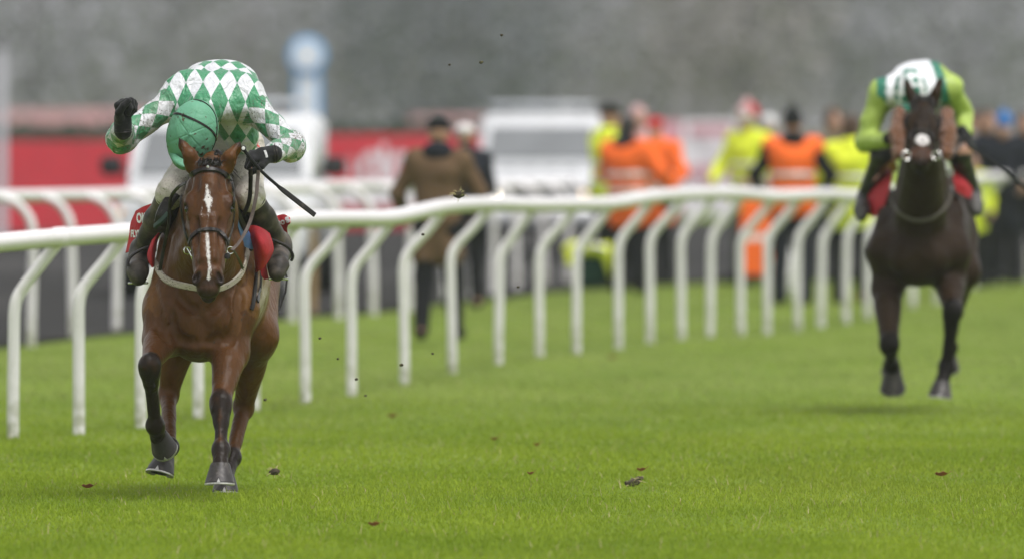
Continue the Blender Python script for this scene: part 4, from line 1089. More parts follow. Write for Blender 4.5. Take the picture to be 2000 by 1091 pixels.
m = MB(); m.lathe([(.001, .004), (.006, .003), (.0085, 0), (.007, -.004)], helm(0.05, 0, .001), 14, np.array([cs, cb, cu]).T); m.build("button", MAT["cap"], helmet1, True)
def on_helm(pts, w, name, mat, t=.003):
    pr = [Ell(hc, np.array(HR) + .001, np.array([cs, cb, cu]), .001)]
    px = np.array(catmull([V(x, y, 0) for x, y in pts], 6)); p, n = raycast(pr, px[:, 0], px[:, 1], 54.5, 0); m = MB(); m.strap(list(p), w, t, list(n)); return m.build(name, mat, helmet1, True)
on_helm([(331, 227), (336, 223.5), (348, 222), (372, 231), (396, 243), (413, 255), (421, 266), (423, 274)], .012, "goggle_strap", MAT["leather"])
on_helm([(346, 205), (357, 199.5), (372, 195.5), (391, 197), (407, 206), (418, 220), (423, 236), (423.5, 256), (420.5, 277), (414, 293)], .008, "helmet_band", MAT["leather"])
pk = [[P(328, 284, 55.16), P(343, 302, 55.06), P(366, 316, 55.02), P(386, 318, 55.05)], [P(329, 296, 55.15), P(340, 314, 55.03), P(360, 326, 54.99), P(378, 325, 55.02)], [P(333, 306, 55.16), P(341, 321, 55.06), P(354, 330.5, 55.03), P(368, 331, 55.04)]]
m = MB(); m.grid(patch(pk, 6), .006); m.build("peak", MAT["cap"], helmet1, True)
# red flash on the breeches
ps, nr = raycast(inflate(bl, .002), [499, 503, 502, 507], [279, 276, 284, 287], 55.0, .003); m = MB(); m.strap(list(ps), .016, .001, list(nr)); m.build("red_print", simple("red_print", (.55, .04, .03), .6), breech1)
# stirrups
for an, to, pts in (("anL", "toL", ((250, 520), (251, 508), (258, 499), (271, 490), (284, 484), (292, 482))), ("anR", "toR", ((530, 468), (541, 472), (556, 479), (567, 488), (572, 500), (569, 509)))):
    Dm = 55.56; m = MB(); m.tube(catmull([P(x, y, Dm + .012 * i) for i, (x, y) in enumerate(pts)], 5), .0075, 7)
    st = m.build("stirrup_iron", MAT["leather"], horse1, True)
    m = MB(); c = R1[to] + V(0, .06, -.062); m.box(c, (.10, .04, .012), bev=.004); m.build("stirrup_tread", MAT["steel"], st)
# ---------------------------------------------------------------- saddle, pads and cloth
cl = M("red_cloth", (.47, .012, .022), .75); cl.vary(12, .75); cl.bump(cl.noise(28, 3, dist=.6), .45, .014); cl.bump(cl.noise(600, 1), .1, .002); MAT["red"] = cl.m
blm = simple("blue_pad", (.16, .30, .62), .7, vary=(20, .8), bump=(30, .3, .01)); MAT["blue"] = blm
wht = simple("white_print_on_cloth", (.78, .78, .78), .7, vary=(80, .85))
sad = [Ell(P(408, 352, 55.95), (.17, .30, .07), None, .05), Cone(P(330, 392, 55.72), P(330, 450, 55.66), .045, .03, .04), Cone(P(484, 390, 55.72), P(486, 440, 55.66), .045, .03, .04), Cone(P(360, 350, 55.8), P(325, 420, 55.75), .06, .05, .05), Cone(P(455, 350, 55.8), P(490, 420, 55.75), .06, .05, .05)]
saddle = garment("saddle", sad, .011, MAT["leather"], horse1, (.006, 14), 3)
free_strap("saddle_flap", [(341, 378, 55.42), (327, 398, 55.40), (316, 420, 55.40), (312, 437, 55.42)], .07, V(-.5, -1, .3), MAT["leather"], saddle, .012)
gpad = simple("green_pad", (.02, .05, .035), .7, vary=(30, .7))
free_strap("saddle_pad", [(330, 417, 55.38), (316, 432, 55.38), (304, 443, 55.42)], .03, V(-.3, -1, .6), gpad, saddle, .012)
def cloth(name, ctrl, mat, parent, th=.006, n=7, ripple=.006, sd=0):
    G = patch([[P(*q) for q in r] for r in ctrl], n); sh = G.shape
    G = G + V(0, ripple * 2, 0) * (vnoise(G.reshape(-1, 3), 16, sd)[:, None].reshape(sh[0], sh[1], 1) - .5)
    m = MB(); m.grid(G, th); return m.build(name, mat, parent, True), G
sc_l, G1 = cloth("saddle_cloth", [[(266, 412, 56.02), (280, 404, 55.95), (296, 398, 55.92), (318, 392, 55.85)], [(256, 436, 56.05), (272, 434, 55.97), (292, 430, 55.92), (314, 428, 55.84)], [(253, 460, 56.06), (268, 460, 55.98), (288, 458, 55.92), (310, 458, 55.83)], [(246, 494, 56.10), (259, 488, 56.0), (276, 478, 55.92), (304, 484, 55.82)]], MAT["red"], horse1, sd=3)
cloth("cloth_front", [[(312, 452, 55.62), (304, 462, 55.56), (297, 470, 55.62)], [(306, 475, 55.58), (297, 484, 55.52), (289, 494, 55.58)], [(302, 500, 55.56), (296, 508, 55.52), (290, 508, 55.56)], [(300, 520, 55.56), (298, 522, 55.54), (296, 520, 55.56)]], MAT["red"], sc_l, sd=5)
cloth("cloth_front", [[(484, 440, 55.50), (500, 442, 55.46), (514, 448, 55.48), (526, 456, 55.56)], [(490, 462, 55.46), (506, 468, 55.36), (522, 470, 55.40), (532, 476, 55.52)], [(497, 492, 55.46), (507, 494, 55.38), (520, 496, 55.40), (533, 490, 55.52)], [(500, 532, 55.52), (506, 528, 55.48), (516, 520, 55.48), (526, 506, 55.54)]], MAT["red"], sc_l, sd=9, ripple=.02)
cloth("cloth_edge", [[(508, 520, 55.62), (520, 516, 55.62)], [(510, 536, 55.62), (522, 530, 55.62)], [(516, 546, 55.62), (525, 544, 55.62)]], MAT["red"], sc_l, sd=4)
sc_r, G2 = cloth("cloth_tail", [[(520, 424, 56.10), (540, 422, 56.14), (555, 419, 56.10), (566, 425, 56.06)], [(524, 434, 56.10), (542, 434, 56.12), (556, 432, 56.08), (566, 436, 56.04)], [(528, 446, 56.12), (546, 450, 56.12), (557, 450, 56.10), (561, 444, 56.08)], [(540, 458, 56.14), (552, 463, 56.14), (559, 466, 56.12), (562, 462, 56.12)]], MAT["red"], sc_l, sd=11)
cloth("cloth_trim", [[(494, 372, 55.95), (508, 376, 55.97), (520, 398, 56.0)], [(492, 384, 55.93), (506, 388, 55.95), (524, 412, 56.0)]], wht, sc_l, sd=2)
cloth("blue_pad", [[(459, 420, 55.30), (466, 424, 55.36), (474, 432, 55.42)], [(466, 448, 55.38), (478, 452, 55.42), (488, 458, 55.46)], [(478, 482, 55.44), (488, 486, 55.46), (500, 488, 55.50)]], MAT["blue"], saddle, sd=1)
free_strap("saddle_flap", [(455, 390, 55.3), (463, 412, 55.33), (474, 438, 55.38), (481, 452, 55.42)], .03, V(.4, -1, .3), MAT["leather"], saddle, .01)
def text_mesh(txt, size, bold=True):
    c = bpy.data.curves.new("text", 'FONT'); c.body = txt; c.size = size; c.extrude = .0012; c.align_x = 'CENTER'; c.align_y = 'CENTER'; c.offset = .0022 * size / .05 if bold else 0
    o = bpy.data.objects.new("text", c); COL.objects.link(o); dg = bpy.context.evaluated_depsgraph_get(); dg.update()
    me = bpy.data.meshes.new_from_object(o.evaluated_get(dg)); bpy.data.objects.remove(o); return me
def print_on(name, txt, size, px, right, up, prims_or_D, mat, parent, xs=1.0, bold=True):
    """lettering laid on a cloth at photo position px"""
    me = text_mesh(txt, size, bold); me.transform(Matrix.Diagonal((xs, 1, 1, 1))); c = P(*px); r = unit(right); n = unit(np.cross(r, up)); u = np.cross(n, r)
    Mx = Matrix(((r[0], u[0], n[0], c[0]), (r[1], u[1], n[1], c[1]), (r[2], u[2], n[2], c[2]), (0, 0, 0, 1))); me.transform(Mx)
    if prims_or_D is not None:
        G = prims_or_D.reshape(-1, 3)
        for vtx in me.vertices:
            d2 = (G[:, 0] - vtx.co.x) ** 2 + (G[:, 2] - vtx.co.z) ** 2; k = np.argsort(d2)[:4]; w = 1 / (d2[k] + 1e-7); vtx.co.y = float((G[k, 1] * w).sum() / w.sum()) - .0125 + (vtx.co - Vector(c)).dot(Vector(n)) * -.6
    me.update()
    me.name = name; return link(name, me, mat, parent)
print_on("lettering", "OK", .064, (275, 427, 55.90), V(1, -.18, .03), V(.22, -.1, 1), G1, wht, sc_l, .52)
print_on("lettering", "FLYE", .047, (263.5, 457.5, 55.945), V(1, -.20, -.02), V(.10, -.1, 1), G1, wht, sc_l, .50)
print_on("lettering", "oo", .042, (547, 434, 56.06), V(1, -.2, .12), V(-.3, -.1, 1), G2, wht, sc_r)
print_on("lettering", "s", .055, (560.5, 428, 56.02), V(1, -.2, .5), V(-.4, -.1, 1), G2, wht, sc_r)
# ---------------------------------------------------------------- whip in the rider's hand
wa, wb, we = P(474, 290, 54.92), P(548, 368, 55.02), P(615, 420, 55.08)
m = MB(); m.tube(catmull([wa, P(509, 333, 54.97), wb], 6), [.0085] * 6 + [.008] * 7, 9)
whip = m.build("riding_whip", MAT["glove"], None, True)
tag(whip, "black riding whip with a padded flap held low in the bowed jockey's gloved hand", "whip", "riding whips")
d = unit(we - wb); m = MB(); m.strap([wb - d * .02, wb, wb + d * .02, wb + (we - wb) * .5, we], [.016, .022, .026, .027, .026], .007, V(.2, -1, .3)); m.build("flap", MAT["leather"], whip, True)
m = MB(); m.lathe([(.002, -.012), (.0135, -.010), (.0145, .006), (.012, .012), (.002, .013)], wa + V(.004, -.01, .0), 14, frame(V(0, 0, -1), V(0, 1, 0)).T); m.build("grip_cap", MAT["glove"], whip, True)
m = MB(); m.lathe([(.001, .002), (.0085, .0015), (.009, 0)], wa + V(.004, -.026, .001), 14, np.array([V(1, 0, 0), V(0, 0, 1), V(0, -1, 0)]).T); m.build("grip_end", wht, whip, True)

# ================================================================ the trailing dark horse and its rider
H2 = HeadFrame(P(1803, 198, 69.52), P(1799, 318, 69.02), .98)
ears2 = [(P(1786, 202, 69.55), P(1778, 184, 69.54), P(1766, 150, 69.56)), (P(1822, 202, 69.55), P(1829, 182, 69.54), P(1840, 147, 69.56))]
trunk2 = [
    Ell(P(1795, 492, 70.25), (.255, .27, .20), None, .08), Ell(P(1796, 455, 70.6), (.265, .42, .32), None, .08),
    Ell(P(1803, 452, 71.1), (.300, .55, .325), None, .10), Ell(P(1822, 425, 71.75), (.255, .38, .30), None, .10),
    Cone(P(1803, 330, 70.55), P(1815, 335, 71.4), .09, .09, .12),
    Ell(P(1763, 505, 70.07), (.08, .10, .10), None, .06), Ell(P(1826, 505, 70.07), (.08, .10, .10), None, .06),
    Ell(P(1797, 528, 70.2), (.13, .18, .09), None, .06),
    Cone(P(1748, 400, 70.5), P(1727, 490, 70.2), .08, .11, .08), Cone(P(1850, 400, 70.5), P(1862, 490, 70.2), .08, .11, .08),
    Cone(P(1798, 440, 70.5), P(1803, 280, 69.85), .20, .12, .08), Cone(P(1797, 450, 70.2), P(1802, 300, 69.65), .175, .10, .07), Cone(P(1805, 300, 70.5), P(1804, 205, 69.7), .085, .06, .06)]
J2 = dict(trunk=trunk2, lz=1.17,
    fore=[dict(pts=[P(1730, 495, 70.25), P(1733, 565, 70.25), P(1737, 672, 69.92), P(1741, 712, 70.18), P(1743, 726, 70.22)], back=V(0, 1, .3)),
          dict(pts=[P(1860, 490, 70.25), P(1856, 548, 70.25), P(1860, 606, 69.88), P(1848, 716, 69.98), P(1840, 746, 69.92)], back=V(0, 1, 0))],
    hind=[dict(pts=[P(1776, 460, 71.7), P(1748, 530, 71.5), P(1738, 612, 72.0), P(1740, 682, 72.3), P(1741, 700, 72.35)]),
          dict(pts=[P(1862, 470, 71.7), P(1880, 530, 71.5), P(1866, 608, 72.0), P(1857, 676, 72.3), P(1854, 694, 72.35)])])
def blaze2(h):
    u, w = h[:, 0], h[:, 1]
    hw = np.interp(u, [.40, .43, .455, .48, .51, .535], [-.02, .022, .044, .046, .034, -.02])
    b = hw - np.abs(w)
    return np.minimum(b, np.hypot((u - .485) * 1.4, w) - .014)
cols2 = dict(body=(.031, .0170, .0082), deep=(.017, .0092, .006), leg=(.005, .0045, .0045), face=(.009, .007, .006), mane=(.007, .006, .006), muzzle=(.016, .013, .012), nose=(.13, .058, .034), warm=(.50, .53, .60, .65))
coat2 = coat_material("dark_coat", cols2["body"], None, None, .45, .08, 0.0)
horse2, hp2 = build_horse("racehorse", J2, None, H2, ears2, .011, cols2, coat2, blaze2)
tag(horse2, "dark brown racehorse with brown sheepskin cheekpieces and a white nose star, trailing behind", "horse", "galloping racehorses")
hoof(horse2, P(1743, 728, 70.2), V(.03, .50, -.85), V(0, -.8, -.5), MAT, 1.2)
hoof(horse2, P(1840, 746, 69.91), V(-.14, -.05, -1), V(-.1, -1, -.05), MAT, 1.12)
hoof(horse2, P(1741, 700, 72.34), V(0, .5, -.85), V(0, -.8, -.5), MAT, 1.0)
hoof(horse2, P(1854, 694, 72.34), V(0, .5, -.85), V(0, -.8, -.5), MAT, 1.0)
shp = M("brown_sheepskin", (.17, .062, .020), .95); shp.vary(30, .55, 4); shp.bump(shp.noise(70, 3), .9, .02); shp.b.inputs["Sheen Weight"].default_value = .3; MAT["sheepskin"] = shp.m
b2, p_, n_ = tack_strap("bridle", hp2, [(1774, 216), (1786, 201), (1803, 196), (1822, 201), (1834, 216)], 68.6, .028, MAT["leather"], horse2, .005, .006)
for x0, x1 in ((1757, 1752), (1849, 1852)):
    pr = [Cone(P(x0, 222, 69.50), P(x1, 262, 69.34), .042, .050, .03), Cone(P(x1, 262, 69.34), P(x1 + (4 if x1 < 1800 else -2), 302, 69.22), .050, .036, .03)]
    garment("sheepskin_cheekpiece", pr, .008, MAT["sheepskin"], b2, (.022, 45), 5)
tack_strap("noseband", hp2, [(1772, 286), (1782, 262), (1799, 256), (1817, 262), (1828, 286)], 68.6, .022, MAT["leather"], b2, .006, .006)
for x in (1770, 1829):
    m = ring_mesh(P(x, 304, 69.02), .026, .0045, V(.3 if x < 1800 else -.3, -1, .2)); m.build("bit_ring", MAT["steel"], b2, True)
tack_strap("breastplate", hp2, [(1738, 366), (1743, 392), (1756, 414), (1778, 427), (1800, 430), (1824, 424), (1844, 406), (1855, 384), (1859, 366)], 69.2, .030, simple("worn_breastplate", (.10, .085, .07), .7, vary=(30, .7)), horse2, .004, .007)
ot = simple("orange_leather", (.30, .085, .025), .6, vary=(30, .7))
free_strap("rein", [(1772, 306, 69.1), (1752, 312, 69.4), (1737, 320, 69.7), (1722, 338, 70.0), (1707, 352, 70.2)], .030, V(.1, -1, .3), ot, b2)
free_strap("rein", [(1760, 300, 69.3), (1748, 316, 69.6), (1744, 334, 69.8)], .045, V(0, -1, .2), ot, b2)
free_strap("rein", [(1829, 308, 69.1), (1846, 312, 69.6), (1864, 296, 70.1), (1880, 280, 70.3)], .022, V(0, -1, .3), MAT["rein"], b2)
m = MB(); dock = P(1828, 390, 72.1)
for i in range(40):
    e = P(rng.uniform(1806, 1858), rng.uniform(480, 570), rng.uniform(72.5, 72.8)); pts = catmull([dock, P(rng.uniform(1820, 1840), rng.uniform(400, 430), 72.4), e], 6); m.tube(pts, list(np.linspace(.012, .002, len(pts))), 5)
m.build("tail", MAT["hair"], horse2, True)
m = MB()
for i in range(60):
    b0 = P(rng.uniform(1790, 1818), rng.uniform(190, 198), 69.5); e = b0 + V(rng.normal(0, .02), -.05, rng.uniform(-.06, .03)); m.tube([b0, (b0 + e) / 2 + V(0, -.01, .02), e], [.005, .004, .001], 4)
m.build("mane", MAT["hair"], horse2, True)
# saddle cloth and rider
cloth("saddle_cloth", [[(1706, 338, 70.75), (1724, 330, 70.65), (1746, 325, 70.5)], [(1686, 372, 70.72), (1712, 372, 70.5), (1738, 366, 70.36)], [(1682, 408, 70.72), (1706, 424, 70.5), (1724, 410, 70.38)]], MAT["red"], horse2, sd=3)
sc2, _ = cloth("saddle_cloth", [[(1858, 322, 70.5), (1876, 334, 70.55), (1896, 346, 70.7)], [(1862, 350, 70.4), (1884, 360, 70.45), (1908, 366, 70.72)], [(1868, 374, 70.4), (1890, 386, 70.5), (1912, 388, 70.75)]], MAT["red"], horse2, sd=8)
for n_, q in (("white_mark", (1900, 354, 70.66)), ("white_mark", (1855, 338, 70.42))):
    m = MB(); m.box(P(*q), (.05, .006, .05), .2, .002, R=frame(V(.3, 1, .4), UP).T); m.build(n_, wht, sc2)
m = MB(); m.box(P(1683, 384, 70.66), (.05, .008, .10), .3, .003); m.build("white_mark", wht, sc2)
R2 = dict(pelvis=P(1812, 205, 70.95), mid=P(1801, 165, 70.72), chest=P(1790, 172, 70.42), neck=P(1785, 185, 70.25), head=P(1779, 185, 70.08),
    face=V(0, -.35, -1), crown=V(0, -1, .35), shL=P(1722, 182, 70.36), shR=P(1852, 172, 70.40), elL=P(1690, 276, 70.36), elR=P(1879, 222, 70.66), wrL=P(1744, 272, 70.08), wrR=P(1884, 264, 70.44),
    handL=(V(1, -.5, -.1), V(0, .4, -1), V(0, -1, .3), (1.1, 1.3, .8)), handR=(V(.45, -.5, -.8), V(-.6, .2, -.5), V(0, -1, .3), (1.1, 1.3, .8), 1.1),
    hipL=P(1780, 252, 70.92), hipR=P(1838, 252, 70.92), knL=P(1722, 304, 70.42), knR=P(1874, 302, 70.42), anL=P(1688, 388, 70.7), anR=P(1901, 378, 70.7), toL=P(1682, 412, 70.5), toR=P(1905, 402, 70.5))
rp2_ = human_prims(R2)
rider2 = body_mesh("person", rp2_, .014, MAT["skin"])
tag(rider2, "crouching jockey in lime sleeves and white and dark green shirt on the dark horse", "person", "jockeys in the race")
def attr_mat(name, rough=.5, bump=(26, .3, .012)):
    m = M(name, (.5, .5, .5), rough); m.use(m.attr("tint").outputs["Color"]); m.vary(10, .85); m.bump(m.noise(bump[0], 3, dist=.6), bump[1], bump[2]); return m
lime, dgreen = (.35, .47, .085), (.012, .16, .10)
s2 = inflate([p for p in rp2_ if p.grp == 0], .016) + [Ell(P(1798, 163, 70.68), (.165, .20, .12), None, .08, 0)]
for A, sh, el, wr in ((2, "shL", "elL", "wrL"), (3, "shR", "elR", "wrR")):
    s2 += [Cone(R2[sh], R2[el], .074, .066, .05, A), Cone(R2[el], seg(R2, el, wr, .85), .064, .046, .03, A)]
v, q = surface(s2, .009); v = displace(v, q, .018, 12, 4); v = displace(v, q, .009, 28, 6)
gidx = nearest_group(s2, v, (0, 2, 3)); C = np.tile(np.array((.72, .74, .76)), (len(v), 1)); xr = v[:, 0] - P(1788, 180, 70.4)[0]
pat = (np.abs(((xr / .11 + v[:, 2] / .16) % 1) - .5) + np.abs(((xr / .11 - v[:, 2] / .16) % 1) - .5)) < .36
sl = .22 * (P(0, 160, 70.4)[2] - v[:, 2]); C[(xr < -.185) | (xr > .125 + sl)] = dgreen; C[(xr < -.245) | (xr > .185 + sl)] = lime; C[gidx > 0] = lime
link("silk_shirt", mesh_np("silk_shirt", v, q, True, attrs={"tint": np.concatenate([C, np.ones((len(v), 1))], 1)}), attr_mat("lime_silk", .5).m, rider2)
# star-spangled cap
cu2 = unit(V(-.05, -1, .18)); cb2 = unit(V(.1, .18, 1)); cb2 = unit(cb2 - (cb2 @ cu2) * cu2); cs2 = np.cross(cb2, cu2); cs2 = cs2 if cs2[0] > 0 else -cs2
m = MB(); c2 = P(1777, 176, 70.0); rings = []
for th in np.linspace(.04, 1.9, 22): rings.append([c2 + cs2 * math.sin(th) * math.cos(a) * .104 + cb2 * math.sin(th) * math.sin(a) * .135 + cu2 * math.cos(th) * .115 for a in np.linspace(0, 2 * math.pi, 44, endpoint=False)])
m.loft(rings, True); cp2 = M("white_cap_silk", (.74, .75, .76), .45)
vor = cp2.n("TexVoronoi"); vor.inputs["Scale"].default_value = 17; vor.inputs["Randomness"].default_value = .35; cp2.l(cp2.coord(), vor.inputs["Vector"]); cp2.mix(cp2.ramp(vor.outputs["Distance"], .52, .44), dgreen)
hel2 = m.build("helmet", cp2.m, rider2, True)
m = MB(); m.grid(patch([[P(1752, 195, 69.98), P(1780, 206, 69.90), P(1806, 200, 69.95)], [P(1752, 206, 69.95), P(1779, 218, 69.84), P(1806, 211, 69.92)]], 5), .006); m.build("peak", simple("dark_green_silk", dgreen, .5, vary=(20, .8)), hel2, True)
bl2 = inflate([p for p in rp2_ if p.grp == 0], .004)[:2]
for A, hp, kn, an in ((4, "hipL", "knL", "anL"), (5, "hipR", "knR", "anR")): bl2 += [Cone(R2[hp], seg(R2, hp, kn, .72), .108, .088, .06, A), Cone(R2["pelvis"], R2[hp], .11, .105, .06)]
garment("breeches", bl2, .012, MAT["breeches"], rider2, (.012, 18), 6)
bk = simple("black_boot", (.012, .011, .011), .45, vary=(20, .6), bump=(40, .2, .005)); bkm = simple("muddy_toe", (.10, .095, .09), .6, vary=(30, .5))
for kn, hp, an, to, sx in (("knL", "hipL", "anL", "toL", -1), ("knR", "hipR", "anR", "toR", 1)):
    garment("boot", [Cone(seg(R2, hp, kn, .72), R2[kn], .082, .070, .03), Cone(R2[kn], R2[an], .066, .047, .03), Cone(R2[an], seg(R2, an, to, .6), .047, .046, .03)], .011, bk, rider2, (.006, 20), 3)
    garment("boot_toe", [Cone(seg(R2, an, to, .5), R2[to], .050, .046, .02), Cone(R2[to], R2[to] + V(0, -.03, -.03), .046, .038, .02)], .011, bkm, rider2, (.006, 20), 3)
for g, wr in ((6, "wrL"), (7, "wrR")):
    a = unit(R2["handL" if g == 6 else "handR"][0]); garment("glove", inflate([p for p in rp2_ if p.grp == g], .003) + [Cone(R2[wr] - a * .03, R2[wr] + a * .03, .038, .033, .02)], .0065, MAT["glove"], rider2, (.003, 50), 2)
m = MB(); a, b, c = P(1896, 288, 70.22), P(1940, 318, 70.3), P(2012, 374, 70.35)
m.tube(catmull([P(1884, 272, 70.24), a, b, c], 6), [.010] * 7 + [.009] * 12, 8); whip2 = m.build("riding_whip", MAT["glove"], None, True); tag(whip2, "long thin dark whip held out sideways by the jockey in lime sleeves", "whip", "riding whips")
m = MB(); m.lathe([(.003, -.012), (.015, -.01), (.016, .008), (.003, .012)], P(1884, 271, 70.23), 12); m.build("grip_cap", MAT["glove"], whip2, True)

# ================================================================ stewards, ground staff and onlookers behind the rails
def fabric(name, c, rough=.8): return simple(name, c, rough, 0.0, .15, vary=(6, .75), bump=(14, .4, .02))
FAB = dict(brown=fabric("brown_waxed_coat", (.13, .080, .044)), black=fabric("black_trousers", (.008, .0085, .010)), navy=fabric("navy_coat", (.012, .014, .021)), orange=fabric("orange_hi_vis", (.95, .16, .025), .7), lime=fabric("lime_hi_vis", (.84, .95, .06), .7),
    tape=simple("reflective_tape", (.62, .62, .60), .35, .3, vary=(20, .8)), grey=fabric("grey_fleece", (.10, .10, .11)), shoe=fabric("black_shoe", (.012, .012, .013)), red=fabric("red_wool", (.55, .030, .035)), white=fabric("white_cotton", (.70, .69, .68)), hair=simple("brown_hair", (.075, .038, .020), .7, vary=(30, .6)), dhair=simple("dark_hair", (.02, .016, .014), .7, vary=(30, .6)), blue=fabric("blue_wool", (.04, .16, .42)), pinky=fabric("pale_pink_coat", (.62, .40, .40)), khaki=fabric("khaki_jacket", (.16, .13, .09)))
def stand(px, py, h, face, armL=(.10, .05), armR=(.10, .05), stride=.0, lean=0.0, D=None, bendL=.3, bendR=.3):
    """skeleton of a standing person with feet at photo pixel (px, py); face 0 looks at the camera, pi away"""
    D = D or ground_D(py); b = P(px, py, D); b[2] = .035; z = h / 1.75
    f = V(math.sin(face), -math.cos(face), 0); l = V(math.cos(face), math.sin(face), 0)
    q = lambda x, y, zz: b + z * (l * x + f * (y + lean * max(zz - .9, 0)) + UP * zz)
    J = dict(pelvis=q(0, 0, .95), mid=q(0, .01, 1.13), chest=q(0, .0, 1.33), neck=q(0, .0, 1.48), head=q(0, .03, 1.63), face=f, crown=UP,
        shL=q(-.185, 0, 1.42), shR=q(.185, 0, 1.42), hipL=q(-.09, 0, .90), hipR=q(.09, 0, .90), knL=q(-.11, stride * .5 + .02, .49), knR=q(.11, -stride * .3 + .02, .49), anL=q(-.12, stride, .09), anR=q(.12, -stride, .09 + abs(stride) * .1), toL=q(-.14, stride + .18, .045), toR=q(.14, -stride + .18, .045))
    for s, k, (out, fw), bd in ((-1, "L", armL, bendL), (1, "R", armR, bendR)):
        sh = J["sh" + k]; el = sh + z * .29 * unit(l * s * (out + .15) + f * fw - UP * (1 if abs(fw) < .8 else .4)); wr = el + z * .25 * unit(l * -s * .15 + f * (fw + bd * 2.2) - UP * (1 - bd * 1.1))
        J["el" + k], J["wr" + k] = el, wr; d = unit(wr - el); J["hand" + k] = (d, -l * s, f, (.5, .6, .4))
    return J, z
def onlooker(label, px, py, h, face, jacket, legs, hat=None, hatc=None, vest=None, group="people behind the rails", coat_len=.12, hood=None, vox=.017, tape=True, bulk=1.0, cat="person", **kw):
    J, z = stand(px, py, h, face, **kw); pr = human_prims(J, z); body = body_mesh("person", pr, vox, MAT["skin"]); tag(body, label, cat, group)
    T = inflate([p for p in pr if p.grp == 0], (.022 + (bulk - 1) * .16) * z); jk = list(T); lw = J["pelvis"] * 1.0
    for k in ("L", "R"): jk += [Cone(J["pelvis"], J["hip" + k] - UP * coat_len * z, .125 * z, .120 * z, .06)]
    for A, sh, el, wr in ((2, "shL", "elL", "wrL"), (3, "shR", "elR", "wrR")): jk += [Cone(J[sh], J[el], .078 * z * bulk, .064 * z * bulk, .05, A), Cone(J[el], seg(J, el, wr, .9), .062 * z * bulk, .05 * z, .03, A)]
    jk += [Cone(J["neck"] - UP * .03, J["neck"] + UP * .035 * z, .078 * z, .072 * z, .02)]
    garment("jacket", jk, vox, FAB[jacket], body, (.022, 8), 3)
    if vest:
        vs_ = inflate(T, .012) + [Cone(J["pelvis"], J["hip" + k] - UP * .02, .138 * z, .128 * z, .06) for k in ("L", "R")]
        vo = garment("vest", vs_, vox, FAB[vest], body, (.02, 8), 4)
    if (vest or jacket in ("orange", "lime")) and tape:
        l = unit(J["shR"] - J["shL"]); f = J["face"]
        for zz, rx, ry in ((1.02, .205 + (bulk - 1) * .2, .165 + (bulk - 1) * .2), (1.18, .195 + (bulk - 1) * .2, .160 + (bulk - 1) * .2)):
            m = MB(); c = J["pelvis"] * 0 + (J["pelvis"] * (1 - (zz - .95) / .38) + J["chest"] * ((zz - .95) / .38)); m.strap([c + z * (math.cos(a) * rx * l + math.sin(a) * ry * f) for a in np.linspace(0, 2 * math.pi, 25)], .05, .006, [math.cos(a) * l + math.sin(a) * f for a in np.linspace(0, 2 * math.pi, 25)]); m.build("reflective_band", FAB["tape"], body, True)
    tr = []
    for A, hp, kn, an in ((4, "hipL", "knL", "anL"), (5, "hipR", "knR", "anR")): tr += [Cone(J["pelvis"], J[hp], .115 * z, .105 * z, .06), Cone(J[hp], J[kn], .104 * z, .078 * z, .06, A), Cone(J[kn], J[an] - UP * .03, .076 * z, .066 * z, .03, A)]
    garment("trousers", tr, vox, FAB[legs], body, (.016, 9), 5)
    for an, to in (("anL", "toL"), ("anR", "toR")): garment("shoe", [Cone(J[an] - UP * .03, J[to], .052 * z, .046 * z, .03), Ell(J[an] - UP * .03, (.05 * z, .055 * z, .05 * z), None, .03)], vox * .8, FAB["shoe"], body, None)
    hd = J["head"]; f = J["face"]; l = unit(J["shR"] - J["shL"]); R = np.array([l, f, UP])
    if hat == "cap": 
        garment("cap", [Ell(hd + UP * .075 * z - f * .005, np.array((.095, .115, .065)) * z, R, .03), Cone(hd + UP * .055 * z + f * .07 * z, hd + UP * .045 * z + f * .135 * z, .03 * z, .016 * z, .03, n=UP, sq=.5)], vox * .7, FAB[hatc], body, None)
    elif hat == "beanie":
        garment("beanie", [Ell(hd + UP * .06 * z - f * .012, np.array((.090, .110, .105)) * z, R, .03), Ell(hd + UP * .17 * z, np.array((.03, .03, .03)) * z, R, .02)], vox * .7, FAB[hatc], body, (.008, 30))
    elif hat == "santa":
        garment("bobble_hat", [Ell(hd + UP * .075 * z - f * .01, np.array((.095, .112, .095)) * z, R, .03), Ell(hd + UP * .18 * z, np.array((.04, .04, .04)) * z, R, .02)], vox * .7, FAB['pinky'], body, (.008, 30))
        garment("hat_flap", [Cone(hd + UP * .11 * z + l * .06 * z, hd + UP * .06 * z + l * .12 * z, .055 * z, .04 * z, .04)], vox * .7, FAB[hatc], body, (.008, 30))
        garment("hat_brim", [Cone(hd + UP * .03 * z + l * .06 * s - f * .02, hd + UP * .03 * z + l * .05 * s + f * .06, .05 * z, .05 * z, .04) for s in (-1, 1)], vox * .7, FAB["white"], body, (.01, 40))
    elif hat == "hair":
        garment("hair", [Ell(hd + UP * .045 * z - f * .028 * z, np.array((.090, .098, .100)) * z, R, .03), Ell(hd - UP * .02 * z - f * .055 * z, np.array((.078, .055, .085)) * z, R, .03)], vox * .7, FAB[hatc], body, (.012, 40))
    elif hat == "helmet":
        garment("helmet", [Ell(hd + UP * .065 * z, np.array((.118, .138, .105)) * z, R, .03), Cone(hd + UP * .03 * z + f * .1 * z, hd + UP * .02 * z + f * .15 * z, .04 * z, .02 * z, .03, n=UP, sq=.5)], vox * .7, FAB[hatc], body, None)
